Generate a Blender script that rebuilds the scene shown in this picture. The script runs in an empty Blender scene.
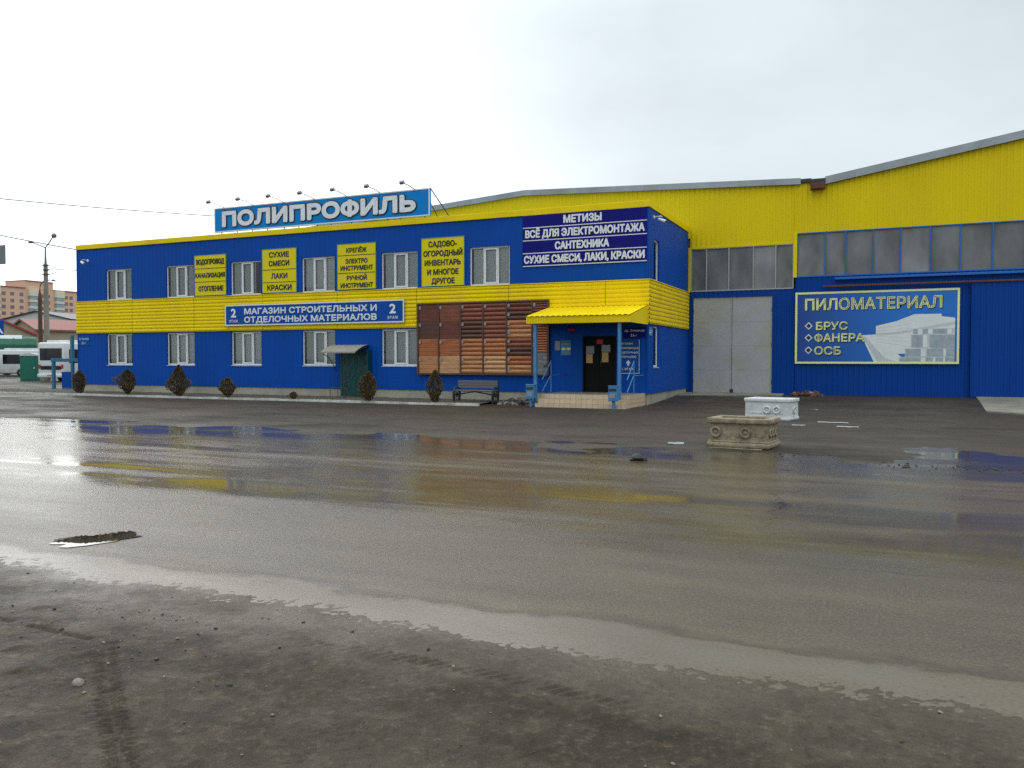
import bpy, bmesh, math, random
import numpy as np
from mathutils import Vector, Matrix
random.seed(7)
R = math.radians
S = bpy.context.scene
COL = S.collection

# ------------------------------------------------------------------ materials
def new_mat(name):
    m = bpy.data.materials.new(name); m.use_nodes = True
    nt = m.node_tree
    return m, nt, nt.nodes['Principled BSDF'], nt.nodes.new, nt.links.new

def pm(name, col, rough=.6, var=.12, scale=3., bump=0., bscale=40., metal=0., spec=.5, dirt=None, dirt_amt=.5,
       dirt_scale=.8, stretch=(1, 1, 1), rvar=.1, coat=0.):
    """principled paint/stone with colour mottling, worn patches and roughness variation in world space"""
    m, nt, b, N, L = new_mat(name)
    geo = N('ShaderNodeNewGeometry')
    mp = N('ShaderNodeMapping'); mp.inputs['Scale'].default_value = stretch
    L(geo.outputs['Position'], mp.inputs['Vector'])
    n1 = N('ShaderNodeTexNoise'); n1.inputs['Scale'].default_value = scale; n1.inputs['Detail'].default_value = 6
    L(mp.outputs[0], n1.inputs['Vector'])
    r = N('ShaderNodeMapRange'); r.inputs['From Min'].default_value = .25; r.inputs['From Max'].default_value = .75
    r.inputs['To Min'].default_value = 1 - var; r.inputs['To Max'].default_value = 1 + var
    L(n1.outputs['Fac'], r.inputs['Value'])
    mul = N('ShaderNodeVectorMath'); mul.operation = 'SCALE'
    mul.inputs[0].default_value = col; L(r.outputs[0], mul.inputs['Scale'])
    out = mul.outputs[0]
    if dirt:
        n2 = N('ShaderNodeTexNoise'); n2.inputs['Scale'].default_value = dirt_scale; n2.inputs['Detail'].default_value = 8
        n2.inputs['Roughness'].default_value = .65
        L(mp.outputs[0], n2.inputs['Vector'])
        r2 = N('ShaderNodeMapRange'); r2.inputs['From Min'].default_value = .45; r2.inputs['From Max'].default_value = .72
        r2.inputs['To Max'].default_value = dirt_amt
        L(n2.outputs['Fac'], r2.inputs['Value'])
        mx = N('ShaderNodeMix'); mx.data_type = 'RGBA'
        L(r2.outputs[0], mx.inputs['Factor']); L(out, mx.inputs['A']); mx.inputs['B'].default_value = (*dirt, 1)
        out = mx.outputs['Result']
    L(out, b.inputs['Base Color'])
    rr = N('ShaderNodeMapRange'); rr.inputs['To Min'].default_value = max(.02, rough - rvar); rr.inputs['To Max'].default_value = min(1, rough + rvar)
    L(n1.outputs['Fac'], rr.inputs['Value']); L(rr.outputs[0], b.inputs['Roughness'])
    b.inputs['Metallic'].default_value = metal
    b.inputs['Specular IOR Level'].default_value = spec
    if coat: b.inputs['Coat Weight'].default_value = coat
    if bump:
        n3 = N('ShaderNodeTexNoise'); n3.inputs['Scale'].default_value = bscale; n3.inputs['Detail'].default_value = 5
        L(mp.outputs[0], n3.inputs['Vector'])
        bp = N('ShaderNodeBump'); bp.inputs['Strength'].default_value = bump; bp.inputs['Distance'].default_value = .02
        L(n3.outputs['Fac'], bp.inputs['Height']); L(bp.outputs[0], b.inputs['Normal'])
    return m

BLUE = (.002, .072, .385)
M = {}
M['blue'] = pm('blue_sheet', BLUE, .5, .08, .6, spec=.12, dirt=(.006, .045, .24), dirt_amt=.35, stretch=(1, 1, .25))
M['blue_dark'] = pm('blue_sheet_old', (.002, .054, .30), .55, .14, .8, spec=.12, dirt=(.010, .038, .17), dirt_amt=.4, stretch=(1, 1, .25))
M['yellow'] = pm('yellow_sheet', (.92, .68, .003), .45, .05, .7, spec=.15, dirt=(.62, .40, .02), dirt_amt=.4, stretch=(1, 1, .3))
M['yellow_old'] = pm('yellow_sheet_hall', (.80, .61, .004), .5, .06, .5, spec=.15, dirt=(.68, .52, .01), dirt_amt=.4, stretch=(1, 1, .2))
M['plinth'] = pm('plinth_concrete', (.40, .37, .29), .85, .12, 2., .25, 30, dirt=(.2, .18, .14), dirt_amt=.6)
M['concrete'] = pm('apron_concrete', (.25, .225, .175), .7, .2, 1.2, .3, 25, dirt=(.08, .07, .055), dirt_amt=.8)
M['pvc'] = pm('white_pvc', (.78, .79, .80), .35, .03, 2)
M['white'] = pm('white_paint', (.74, .75, .75), .55, .05, 4, dirt=(.45, .43, .38), dirt_amt=.4, dirt_scale=3)
M['kerb'] = pm('whitewashed_kerb', (.62, .61, .57), .8, .12, 3, .3, 30, dirt=(.25, .22, .17), dirt_amt=.75, dirt_scale=2)
M['blind'] = pm('blind_fabric', (.62, .66, .63), .8, .08, 3)
M['room'] = pm('dark_room', (.03, .03, .03), .9)
M['roofmetal'] = pm('galvanised_flashing', (.36, .39, .41), .4, .12, 1.2, metal=.6, dirt=(.2, .19, .17), dirt_amt=.5)
M['rust'] = pm('rusty_steel', (.13, .045, .025), .8, .3, 6, .3, 40)
M['darksteel'] = pm('dark_steel', (.035, .033, .03), .5, .2, 8)
M['lightblue'] = pm('light_blue_paint', (.06, .24, .50), .4, .1, 5, dirt=(.05, .13, .22), dirt_amt=.5, dirt_scale=4)
M['railblue'] = pm('rail_blue_paint', (.012, .13, .46), .4, .1, 3)
M['gate'] = pm('grey_gate_paint', (.41, .41, .40), .55, .06, 1.5, .1, 8, dirt=(.36, .31, .21), dirt_amt=.6, dirt_scale=1.1)
M['door'] = pm('dark_door', (.005, .004, .0035), .55, spec=.15, var=.2, scale=5)
M['tile'] = None
M['pipeblue'] = pm('pipe_blue_paint', (.03, .17, .30), .5, .1, 4)
M['soil'] = pm('bed_soil', (.07, .058, .042), .9, .4, 6, .8, 20)
M['signblue'] = pm('sign_blue', (.004, .075, .36), .45, .04, 2, spec=.15)
M['bannerblue'] = pm('banner_indigo', (.008, .008, .19), .5, .05, 2, spec=.12)
M['cyan'] = pm('roof_sign_cyan', (.002, .24, .66), .45, .05, 1, spec=.15)
M['signyellow'] = pm('sign_yellow', (.80, .66, .010), .5, .04, 2, spec=.15)
M['ink'] = pm('dark_ink', (.012, .018, .03), .5)
M['letterdark'] = pm('letter_outline', (.03, .045, .08), .5)
M['lettergrey'] = pm('letter_face', (.84, .86, .88), .5, .04, 3)
M['palegreen'] = pm('pale_yellow_print', (.85, .88, .40), .45, .03, 2)
M['paper'] = pm('paper', (.28, .285, .30), .8, .05, 12)
M['paper_tan'] = pm('paper_tan', (.55, .36, .14), .8, .15, 25)
M['teal'] = pm('teal_plaque', (.02, .22, .38), .5, .1, 12)
M['red'] = pm('red_plastic', (.55, .015, .02), .45)
M['greenpanel'] = pm('dark_green_iron', (.004, .055, .06), .4, .15, 8)
M['awning'] = pm('beige_polycarbonate', (.33, .30, .23), .45, .08, 3)
M['benchwood'] = pm('weathered_grey_wood', (.14, .135, .14), .8, .2, 6, .2, 30, stretch=(.3, 4, 4))
M['boardframe'] = pm('brown_wood_frame', (.10, .045, .028), .6, .2, 4)
M['planter'] = pm('weathered_stone', (.31, .25, .165), .85, .28, 7, .8, 30, dirt=(.10, .07, .04), dirt_amt=.9, dirt_scale=6)
M['planterwhite'] = pm('whitewashed_stone', (.66, .67, .66), .8, .06, 5, .3, 35, dirt=(.40, .38, .33), dirt_amt=.5, dirt_scale=4)
M['pebble'] = pm('pale_pebble', (.22, .195, .15), .8, .25, 20, .4, 60)
M['pebbledark'] = pm('dark_pebble', (.035, .032, .028), .6, .25, 20, .4, 60)
M['stem'] = pm('shrub_stem', (.10, .07, .045), .9, .3, 12)
M['buswhite'] = pm('bus_white', (.72, .73, .73), .3, .04, 1, dirt=(.5, .48, .44), dirt_amt=.4)
M['busglass'] = pm('bus_dark_glass', (.012, .014, .016), .08, .1, 2)
M['tyre'] = pm('tyre_rubber', (.02, .02, .02), .8)
M['scroll'] = pm('scroll_green', (.01, .16, .13), .45, .1, 3)
M['kiosk'] = pm('green_plastic', (.008, .15, .10), .45, .1, 3)
M['tarp'] = pm('green_tarpaulin', (.007, .10, .055), .6, .2, .8, .4, 1.5)
M['tarpwhite'] = pm('white_tarpaulin', (.55, .57, .55), .6, .1, 1)
M['beige'] = pm('beige_render', (.38, .33, .22), .9, .12, .5)
M['pale'] = pm('pale_render', (.55, .55, .54), .9, .08, .3)
M['redroof'] = pm('red_metal_roof', (.42, .05, .05), .5, .1, .4)
M['brownroof'] = pm('red_brown_roof', (.28, .10, .08), .6, .1, .4)
M['orange'] = pm('orange_brick', (.74, .46, .32), .9, .08, .15)
M['cream'] = pm('cream_panel', (.74, .67, .48), .85, .05, .2)
M['farwin'] = pm('far_window', (.20, .17, .17), .3, .2, .5)
M['farbalc'] = pm('balcony_glazing', (.30, .36, .42), .25, .2, .6)
M['polecon'] = pm('pole_concrete', (.25, .22, .18), .9, .15, 2)
M['polewood'] = pm('tarred_pole', (.09, .065, .045), .9, .2, 3)
M['wire'] = pm('black_wire', (.05, .05, .055), .6)
M['greysign'] = pm('grey_sheet', (.17, .19, .19), .6, .1, 6)
M['chrome'] = pm('lamp_housing', (.30, .28, .25), .45, .1, 6, metal=.4)

def mat_band_glass():
    m, nt, b, N, L = new_mat('dirty_skylight_sheet')
    geo = N('ShaderNodeNewGeometry'); oi = N('ShaderNodeObjectInfo')
    n = N('ShaderNodeTexNoise'); n.inputs['Scale'].default_value = 1.1; n.inputs['Detail'].default_value = 5
    mp = N('ShaderNodeMapping'); mp.inputs['Scale'].default_value = (1, 1, .5)
    ad = N('ShaderNodeVectorMath'); ad.operation = 'ADD'
    sc = N('ShaderNodeVectorMath'); sc.operation = 'SCALE'; sc.inputs[0].default_value = (13, 0, 7)
    L(oi.outputs['Random'], sc.inputs['Scale']); L(geo.outputs['Position'], ad.inputs[0]); L(sc.outputs[0], ad.inputs[1])
    L(ad.outputs[0], mp.inputs['Vector']); L(mp.outputs[0], n.inputs['Vector'])
    cr = N('ShaderNodeValToRGB'); e = cr.color_ramp.elements
    e[0].position = .28; e[0].color = (.11, .11, .105, 1); e[1].position = .75; e[1].color = (.30, .305, .295, 1)
    L(n.outputs['Fac'], cr.inputs['Fac'])
    mr = N('ShaderNodeMapRange'); mr.inputs['To Min'].default_value = .75; mr.inputs['To Max'].default_value = 1.15
    L(oi.outputs['Random'], mr.inputs['Value'])
    v = N('ShaderNodeVectorMath'); v.operation = 'SCALE'
    L(cr.outputs['Color'], v.inputs[0]); L(mr.outputs[0], v.inputs['Scale']); L(v.outputs[0], b.inputs['Base Color'])
    b.inputs['Roughness'].default_value = .28
    bp = N('ShaderNodeBump'); bp.inputs['Strength'].default_value = .25; bp.inputs['Distance'].default_value = .05
    L(n.outputs['Fac'], bp.inputs['Height']); L(bp.outputs[0], b.inputs['Normal'])
    return m
M['bandglass'] = mat_band_glass()

def mat_pane():
    m, nt, b, N, L = new_mat('window_glass')
    nt.nodes.remove(b)
    t = N('ShaderNodeBsdfTransparent'); t.inputs[0].default_value = (.93, .96, .95, 1)
    g = N('ShaderNodeBsdfGlossy'); g.inputs['Roughness'].default_value = .02
    f = N('ShaderNodeFresnel'); f.inputs['IOR'].default_value = 1.7
    mx = N('ShaderNodeMixShader'); L(f.outputs[0], mx.inputs[0]); L(t.outputs[0], mx.inputs[1]); L(g.outputs[0], mx.inputs[2])
    L(mx.outputs[0], nt.nodes['Material Output'].inputs['Surface'])
    return m
M['pane'] = mat_pane()
def mat_blind():
    m, nt, b, N, L = new_mat('vertical_blind')
    oi = N('ShaderNodeObjectInfo'); r = N('ShaderNodeMapRange'); r.inputs['To Min'].default_value = .72; r.inputs['To Max'].default_value = 1.08
    L(oi.outputs['Random'], r.inputs['Value']); v = N('ShaderNodeVectorMath'); v.operation = 'SCALE'; v.inputs[0].default_value = (.86, .90, .86)
    L(r.outputs[0], v.inputs['Scale']); L(v.outputs[0], b.inputs['Base Color']); b.inputs['Roughness'].default_value = .8
    return m
M['blind'] = mat_blind()

def mat_tile():
    m, nt, b, N, L = new_mat('porch_tile')
    geo = N('ShaderNodeNewGeometry'); sp = N('ShaderNodeSeparateXYZ'); L(geo.outputs['Position'], sp.inputs[0])
    add = N('ShaderNodeMath'); L(sp.outputs['X'], add.inputs[0]); L(sp.outputs['Y'], add.inputs[1])
    cb = N('ShaderNodeCombineXYZ'); L(add.outputs[0], cb.inputs[0]); L(sp.outputs['Z'], cb.inputs[1])
    br = N('ShaderNodeTexBrick'); br.offset = 0; br.inputs['Scale'].default_value = 1
    br.inputs['Brick Width'].default_value = .2; br.inputs['Row Height'].default_value = .155
    br.inputs['Mortar Size'].default_value = .006
    br.inputs['Color1'].default_value = (.66, .50, .33, 1); br.inputs['Color2'].default_value = (.60, .45, .29, 1)
    br.inputs['Mortar'].default_value = (.30, .25, .19, 1)
    L(cb.outputs[0], br.inputs['Vector']); L(br.outputs['Color'], b.inputs['Base Color'])
    b.inputs['Roughness'].default_value = .45
    return m
M['tile'] = mat_tile()

def mat_plank(name, col, light=0):
    """timber plank: streaky grain along X, knots"""
    m, nt, b, N, L = new_mat(name)
    geo = N('ShaderNodeNewGeometry')
    mp = N('ShaderNodeMapping'); mp.inputs['Scale'].default_value = (1.2, 1, 14); L(geo.outputs['Position'], mp.inputs['Vector'])
    n = N('ShaderNodeTexNoise'); n.inputs['Scale'].default_value = 2.2; n.inputs['Detail'].default_value = 6; n.inputs['Distortion'].default_value = .8
    L(mp.outputs[0], n.inputs['Vector'])
    cr = N('ShaderNodeValToRGB'); e = cr.color_ramp.elements
    e[0].position = .3; e[0].color = (*[c * .62 for c in col], 1); e[1].position = .72; e[1].color = (*[min(1, c * 1.3) for c in col], 1)
    L(n.outputs['Fac'], cr.inputs['Fac'])
    vo = N('ShaderNodeTexVoronoi'); vo.inputs['Scale'].default_value = 3.3
    mp2 = N('ShaderNodeMapping'); mp2.inputs['Scale'].default_value = (1, 1, 2.3); L(geo.outputs['Position'], mp2.inputs['Vector']); L(mp2.outputs[0], vo.inputs['Vector'])
    kr = N('ShaderNodeMapRange'); kr.inputs['From Min'].default_value = .05; kr.inputs['From Max'].default_value = .13; kr.inputs['To Min'].default_value = .35; kr.inputs['To Max'].default_value = 1
    L(vo.outputs['Distance'], kr.inputs['Value'])
    v = N('ShaderNodeVectorMath'); v.operation = 'SCALE'; L(cr.outputs['Color'], v.inputs[0]); L(kr.outputs[0], v.inputs['Scale'])
    L(v.outputs[0], b.inputs['Base Color']); b.inputs['Roughness'].default_value = .42
    return m
PL = {'dred': (.15, .036, .019), 'dbrown': (.095, .034, .018), 'orange': (.40, .115, .035), 'tan': (.50, .22, .085),
      'light': (.58, .31, .14), 'rbrown': (.23, .062, .030), 'otan': (.44, .15, .05)}
for k, c in PL.items(): M['pl_' + k] = mat_plank('plank_' + k, c)

def mat_foliage():
    m, nt, b, N, L = new_mat('winter_thuja_foliage')
    geo = N('ShaderNodeNewGeometry')
    n = N('ShaderNodeTexNoise'); n.inputs['Scale'].default_value = 5; L(geo.outputs['Position'], n.inputs['Vector'])
    cr = N('ShaderNodeValToRGB'); e = cr.color_ramp.elements
    e[0].position = .35; e[0].color = (.060, .042, .022, 1); e[1].position = .7; e[1].color = (.18, .11, .048, 1)
    x = e.new(.52); x.color = (.095, .072, .03, 1)
    ra = N('ShaderNodeMath'); ra.operation = 'MULTIPLY_ADD'; L(geo.outputs['Random Per Island'], ra.inputs[0]); ra.inputs[1].default_value = .35
    L(n.outputs['Fac'], ra.inputs[2])
    sb = N('ShaderNodeMath'); sb.operation = 'SUBTRACT'; L(ra.outputs[0], sb.inputs[0]); sb.inputs[1].default_value = .17
    L(sb.outputs[0], cr.inputs['Fac']); L(cr.outputs[0], b.inputs['Base Color']); b.inputs['Roughness'].default_value = .8
    return m
M['foliage'] = mat_foliage()
M['drygrass'] = pm('dry_grass', (.20, .15, .08), .9, .4, 9)

# ---- ground materials
def ramp_y(N, L, src, stops):
    """piecewise value over world Y, stops = [(y, v)...]"""
    mr = N('ShaderNodeMapRange'); y0, y1 = stops[0][0], stops[-1][0]
    mr.inputs['From Min'].default_value = y0; mr.inputs['From Max'].default_value = y1
    L(src, mr.inputs['Value'])
    cr = N('ShaderNodeValToRGB'); el = cr.color_ramp.elements
    for i, (y, v) in enumerate(stops):
        p = (y - y0) / (y1 - y0)
        e = el[0] if i == 0 else (el[1] if i == len(stops) - 1 else el.new(p))
        if i == len(stops) - 1: e = [q for q in el][-1]
        e.position = p; e.color = (v, v, v, 1)
    L(mr.outputs[0], cr.inputs['Fac'])
    return cr.outputs['Color']

def noise(N, L, vec, scale, detail=5, stretch=(1, 1, 1), rough=.55, dist=0.):
    mp = N('ShaderNodeMapping'); mp.inputs['Scale'].default_value = stretch; L(vec, mp.inputs['Vector'])
    n = N('ShaderNodeTexNoise'); n.inputs['Scale'].default_value = scale; n.inputs['Detail'].default_value = detail
    n.inputs['Roughness'].default_value = rough; n.inputs['Distortion'].default_value = dist
    L(mp.outputs[0], n.inputs['Vector']); return n.outputs['Fac']

def math_(N, L, op, a, b=None, c=None, clamp=False):
    m = N('ShaderNodeMath'); m.operation = op; m.use_clamp = clamp
    for i, v in enumerate((a, b, c)):
        if v is None: continue
        if isinstance(v, (int, float)): m.inputs[i].default_value = v
        else: L(v, m.inputs[i])
    return m.outputs[0]

def rng(N, L, v, a, b, c, d):
    m = N('ShaderNodeMapRange'); m.inputs['From Min'].default_value = a; m.inputs['From Max'].default_value = b
    m.inputs['To Min'].default_value = c; m.inputs['To Max'].default_value = d; L(v, m.inputs['Value']); return m.outputs[0]

def mixc(N, L, f, a, b):
    m = N('ShaderNodeMix'); m.data_type = 'RGBA'
    if isinstance(f, (int, float)): m.inputs['Factor'].default_value = f
    else: L(f, m.inputs['Factor'])
    for nm, v in (('A', a), ('B', b)):
        if isinstance(v, tuple): m.inputs[nm].default_value = (*v, 1)
        else: L(v, m.inputs[nm])
    return m.outputs['Result']

def mat_road():
    m, nt, b, N, L = new_mat('wet_asphalt')
    P = N('ShaderNodeNewGeometry').outputs['Position']
    sp = N('ShaderNodeSeparateXYZ'); L(P, sp.inputs[0])
    warp = noise(N, L, P, .22, 5, (.5, 1, 1), .6)
    y = math_(N, L, 'ADD', sp.outputs['Y'], math_(N, L, 'MULTIPLY', math_(N, L, 'SUBTRACT', warp, .5), 1.1))
    # film of water: shallow ruts hold more of it, dirt islands stand out of it
    wet = ramp_y(N, L, y, [(3.5, .50), (4.6, .62), (5.2, .46), (6.4, .42), (7.3, .50), (8.0, .64), (8.6, .75), (9.8, .75), (10.6, .62),
                           (12.6, .60), (13.6, .66), (15.0, .72), (16.4, .80), (19, .82)])
    pat = noise(N, L, P, .75, 7, (.28, 1.25, 1), .62, .4)       # irregular patches
    st = noise(N, L, P, 1.0, 5, (.07, 2.6, 1), .55)            # faint tyre smears
    big = noise(N, L, P, .13, 3, (.6, 1.3, 1))
    def c0(n, k): return math_(N, L, 'MULTIPLY', math_(N, L, 'SUBTRACT', n, .5), k)
    w = math_(N, L, 'ADD', math_(N, L, 'ADD', wet, c0(pat, .85)), math_(N, L, 'ADD', c0(st, .30), c0(big, .35)))
    rough = N('ShaderNodeValToRGB'); e = rough.color_ramp.elements
    e[0].position = .22; e[0].color = (.46,) * 3 + (1,)
    e[1].position = .95; e[1].color = (.045,) * 3 + (1,)
    for p_, v_ in ((.45, .26), (.60, .17), (.74, .085)):
        q = e.new(p_); q.color = (v_,) * 3 + (1,)
    L(w, rough.inputs['Fac'])
    # pale slurry lying along the near edge of the carriageway, with a torn outline
    en = noise(N, L, P, 1.3, 7, (.6, 1, 1), .62); ey = math_(N, L, 'ADD', sp.outputs['Y'], c0(en, 1.0))
    slur = math_(N, L, 'MULTIPLY', rng(N, L, ey, 5.12, 4.98, 0, 1), rng(N, L, sp.outputs['Y'], 3.9, 4.2, 0, 1))
    ridge = math_(N, L, 'MULTIPLY', rng(N, L, ey, 5.03, 5.09, 0, 1), rng(N, L, ey, 5.26, 5.10, 0, 1))
    rm = N('ShaderNodeMix'); rm.data_type = 'FLOAT'; L(math_(N, L, 'MULTIPLY', slur, .65), rm.inputs['Factor']); L(rough.outputs[0], rm.inputs['A']); L(rng(N, L, en, .35, .65, .40, .20), rm.inputs['B'])
    L(rm.outputs['Result'], b.inputs['Roughness'])
    grit = noise(N, L, P, 150, 2); gr2 = noise(N, L, P, 42, 5, (1, 1, 1), .8); mott = noise(N, L, P, 1.5, 8, (.5, 1.3, 1), .68)
    silt = ramp_y(N, L, y, [(3.5, .8), (4.4, .9), (5.0, .85), (5.5, .40), (6.4, .5), (7.4, .35), (8.6, .55), (10.4, .75), (13, .75), (14, .5), (19, .35)])
    s2 = math_(N, L, 'ADD', silt, math_(N, L, 'ADD', c0(mott, 1.3), c0(pat, -.5)), clamp=True)
    c = mixc(N, L, s2, (.041, .032, .021), (.126, .095, .058))
    c = mixc(N, L, rng(N, L, gr2, .52, .66, 0, .6), c, (.19, .16, .12))
    c = mixc(N, L, rng(N, L, gr2, .47, .35, 0, .65), c, (.016, .013, .010))
    c = mixc(N, L, rng(N, L, grit, .60, .72, 0, .5), c, (.24, .21, .17))
    # tar-filled cracks wandering across the carriageway
    cw = noise(N, L, P, .9, 6, (1, 1, 1), .6)
    vo = N('ShaderNodeTexVoronoi'); vo.feature = 'DISTANCE_TO_EDGE'; vo.inputs['Scale'].default_value = .22
    av = N('ShaderNodeVectorMath'); av.operation = 'ADD'; L(P, av.inputs[0])
    cwv = N('ShaderNodeCombineXYZ'); L(math_(N, L, 'MULTIPLY', cw, 1.6), cwv.inputs[0]); L(math_(N, L, 'MULTIPLY', cw, 1.1), cwv.inputs[1]); L(cwv.outputs[0], av.inputs[1])
    L(av.outputs[0], vo.inputs['Vector'])
    crack = rng(N, L, vo.outputs['Distance'], .0015, .005, 1, 0)
    crk = math_(N, L, 'MULTIPLY', crack, rng(N, L, big, .45, .6, 0, .8), clamp=True)
    c = mixc(N, L, crk, c, (.018, .015, .012))
    c = mixc(N, L, math_(N, L, 'MULTIPLY', ridge, rng(N, L, gr2, .42, .56, .2, .9)), c, (.030, .022, .013))
    c = mixc(N, L, math_(N, L, 'MULTIPLY', slur, rng(N, L, mott, .38, .64, .0, .6)), c, (.115, .104, .085))
    L(c, b.inputs['Base Color'])
    b.inputs['IOR'].default_value = 1.35; b.inputs['Specular Tint'].default_value = (1, .952, .88, 1)
    bp = N('ShaderNodeBump'); bp.inputs['Distance'].default_value = .006
    L(math_(N, L, 'MULTIPLY', rng(N, L, w, .35, .80, .55, .015), rng(N, L, slur, 0, 1, 1, .45)), bp.inputs['Strength'])
    L(math_(N, L, 'ADD', math_(N, L, 'SUBTRACT', math_(N, L, 'ADD', grit, gr2), crk), math_(N, L, 'MULTIPLY', mott, .6)), bp.inputs['Height']); L(bp.outputs[0], b.inputs['Normal'])
    return m
M['road'] = mat_road()

def mat_forecourt():
    m, nt, b, N, L = new_mat('worn_forecourt_asphalt')
    P = N('ShaderNodeNewGeometry').outputs['Position']
    sp = N('ShaderNodeSeparateXYZ'); L(P, sp.inputs[0])
    a = noise(N, L, P, .45, 8, (.6, 1.2, 1), .68); g = noise(N, L, P, 40, 3); mid = noise(N, L, P, 2.2, 8, (.6, 1.3, 1), .7)
    c = mixc(N, L, rng(N, L, a, .3, .7, 0, 1), (.024, .018, .0125), (.064, .047, .031))
    c = mixc(N, L, rng(N, L, mid, .54, .72, 0, .65), c, (.095, .075, .052))
    c = mixc(N, L, rng(N, L, g, .66, .8, 0, .5), c, (.2, .18, .15))
    L(c, b.inputs['Base Color'])
    L(rng(N, L, a, .35, .68, .78, .36), b.inputs['Roughness'])
    b.inputs['Specular IOR Level'].default_value = .2
    bp = N('ShaderNodeBump'); bp.inputs['Distance'].default_value = .012; bp.inputs['Strength'].default_value = .5
    L(math_(N, L, 'ADD', g, mid), bp.inputs['Height']); L(bp.outputs[0], b.inputs['Normal'])
    return m
M['forecourt'] = mat_forecourt()

def mat_verge():
    m, nt, b, N, L = new_mat('wet_mud_verge')
    P = N('ShaderNodeNewGeometry').outputs['Position']
    sp = N('ShaderNodeSeparateXYZ'); L(P, sp.inputs[0])
    a = noise(N, L, P, .9, 8, (1, 1.4, 1), .62); g = noise(N, L, P, 95, 3, (1, 1, 1), .7); mid = noise(N, L, P, 6, 8, (1, 1, 1), .65); f = noise(N, L, P, 24, 6, (1, 1, 1), .72)
    edge = math_(N, L, 'ADD', sp.outputs['Y'], math_(N, L, 'MULTIPLY', math_(N, L, 'SUBTRACT', a, .5), 1.2))
    wet = rng(N, L, edge, 3.6, 4.7, 0, 1)                       # slurry towards the carriageway
    c = mixc(N, L, rng(N, L, a, .30, .70, 0, 1), (.024, .0172, .010), (.060, .044, .026))
    c = mixc(N, L, rng(N, L, mid, .50, .72, 0, .6), c, (.100, .073, .041))
    c = mixc(N, L, rng(N, L, mid, .46, .34, 0, .5), c, (.028, .023, .017))
    c = mixc(N, L, math_(N, L, 'MULTIPLY', wet, .65), c, (.080, .058, .033))
    c = mixc(N, L, rng(N, L, f, .45, .34, 0, .75), c, (.018, .013, .008))
    c = mixc(N, L, rng(N, L, f, .56, .68, 0, .45), c, (.14, .118, .085))
    c = mixc(N, L, rng(N, L, g, .60, .72, 0, .5), c, (.17, .15, .115))
    L(c, b.inputs['Base Color'])
    r0 = rng(N, L, math_(N, L, 'ADD', a, math_(N, L, 'MULTIPLY', mid, .3)), .45, .8, .74, .46)
    L(math_(N, L, 'SUBTRACT', r0, math_(N, L, 'MULTIPLY', wet, .24)), b.inputs['Roughness'])
    L(rng(N, L, wet, 0, 1, .20, .38), b.inputs['Specular IOR Level'])
    b.inputs['Specular Tint'].default_value = (1, .952, .88, 1)
    bp = N('ShaderNodeBump'); bp.inputs['Distance'].default_value = .014; L(rng(N, L, wet, 0, 1, .9, .35), bp.inputs['Strength'])
    L(math_(N, L, 'ADD', math_(N, L, 'MULTIPLY', g, .4), math_(N, L, 'ADD', f, math_(N, L, 'MULTIPLY', mid, .8))), bp.inputs['Height']); L(bp.outputs[0], b.inputs['Normal'])
    return m
M['verge'] = mat_verge()
M['far_ground'] = pm('distant_ground', (.075, .07, .06), .8, .3, .05)

def mat_billboard():
    m, nt, b, N, L = new_mat('billboard_print')
    P = N('ShaderNodeNewGeometry').outputs['Position']
    sp = N('ShaderNodeSeparateXYZ'); L(P, sp.inputs[0])
    # printed blue sheet, paler towards the pictured timber
    f = rng(N, L, sp.outputs['X'], -3.3, .6, 0, 1)
    c = mixc(N, L, f, (.004, .052, .28), (.010, .17, .60))
    L(c, b.inputs['Base Color']); b.inputs['Roughness'].default_value = .35
    return m
M['billboard'] = mat_billboard()
M['print_white'] = pm('print_timber_white', (.78, .80, .78), .45, .08, 3)
M['print_mid'] = pm('print_timber_mid', (.58, .61, .62), .45, .10, 4)
M['print_grey'] = pm('print_timber_end', (.36, .41, .44), .45, .18, 6)
M['print_dark'] = pm('print_line', (.16, .15, .15), .45, .1, 6)

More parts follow.
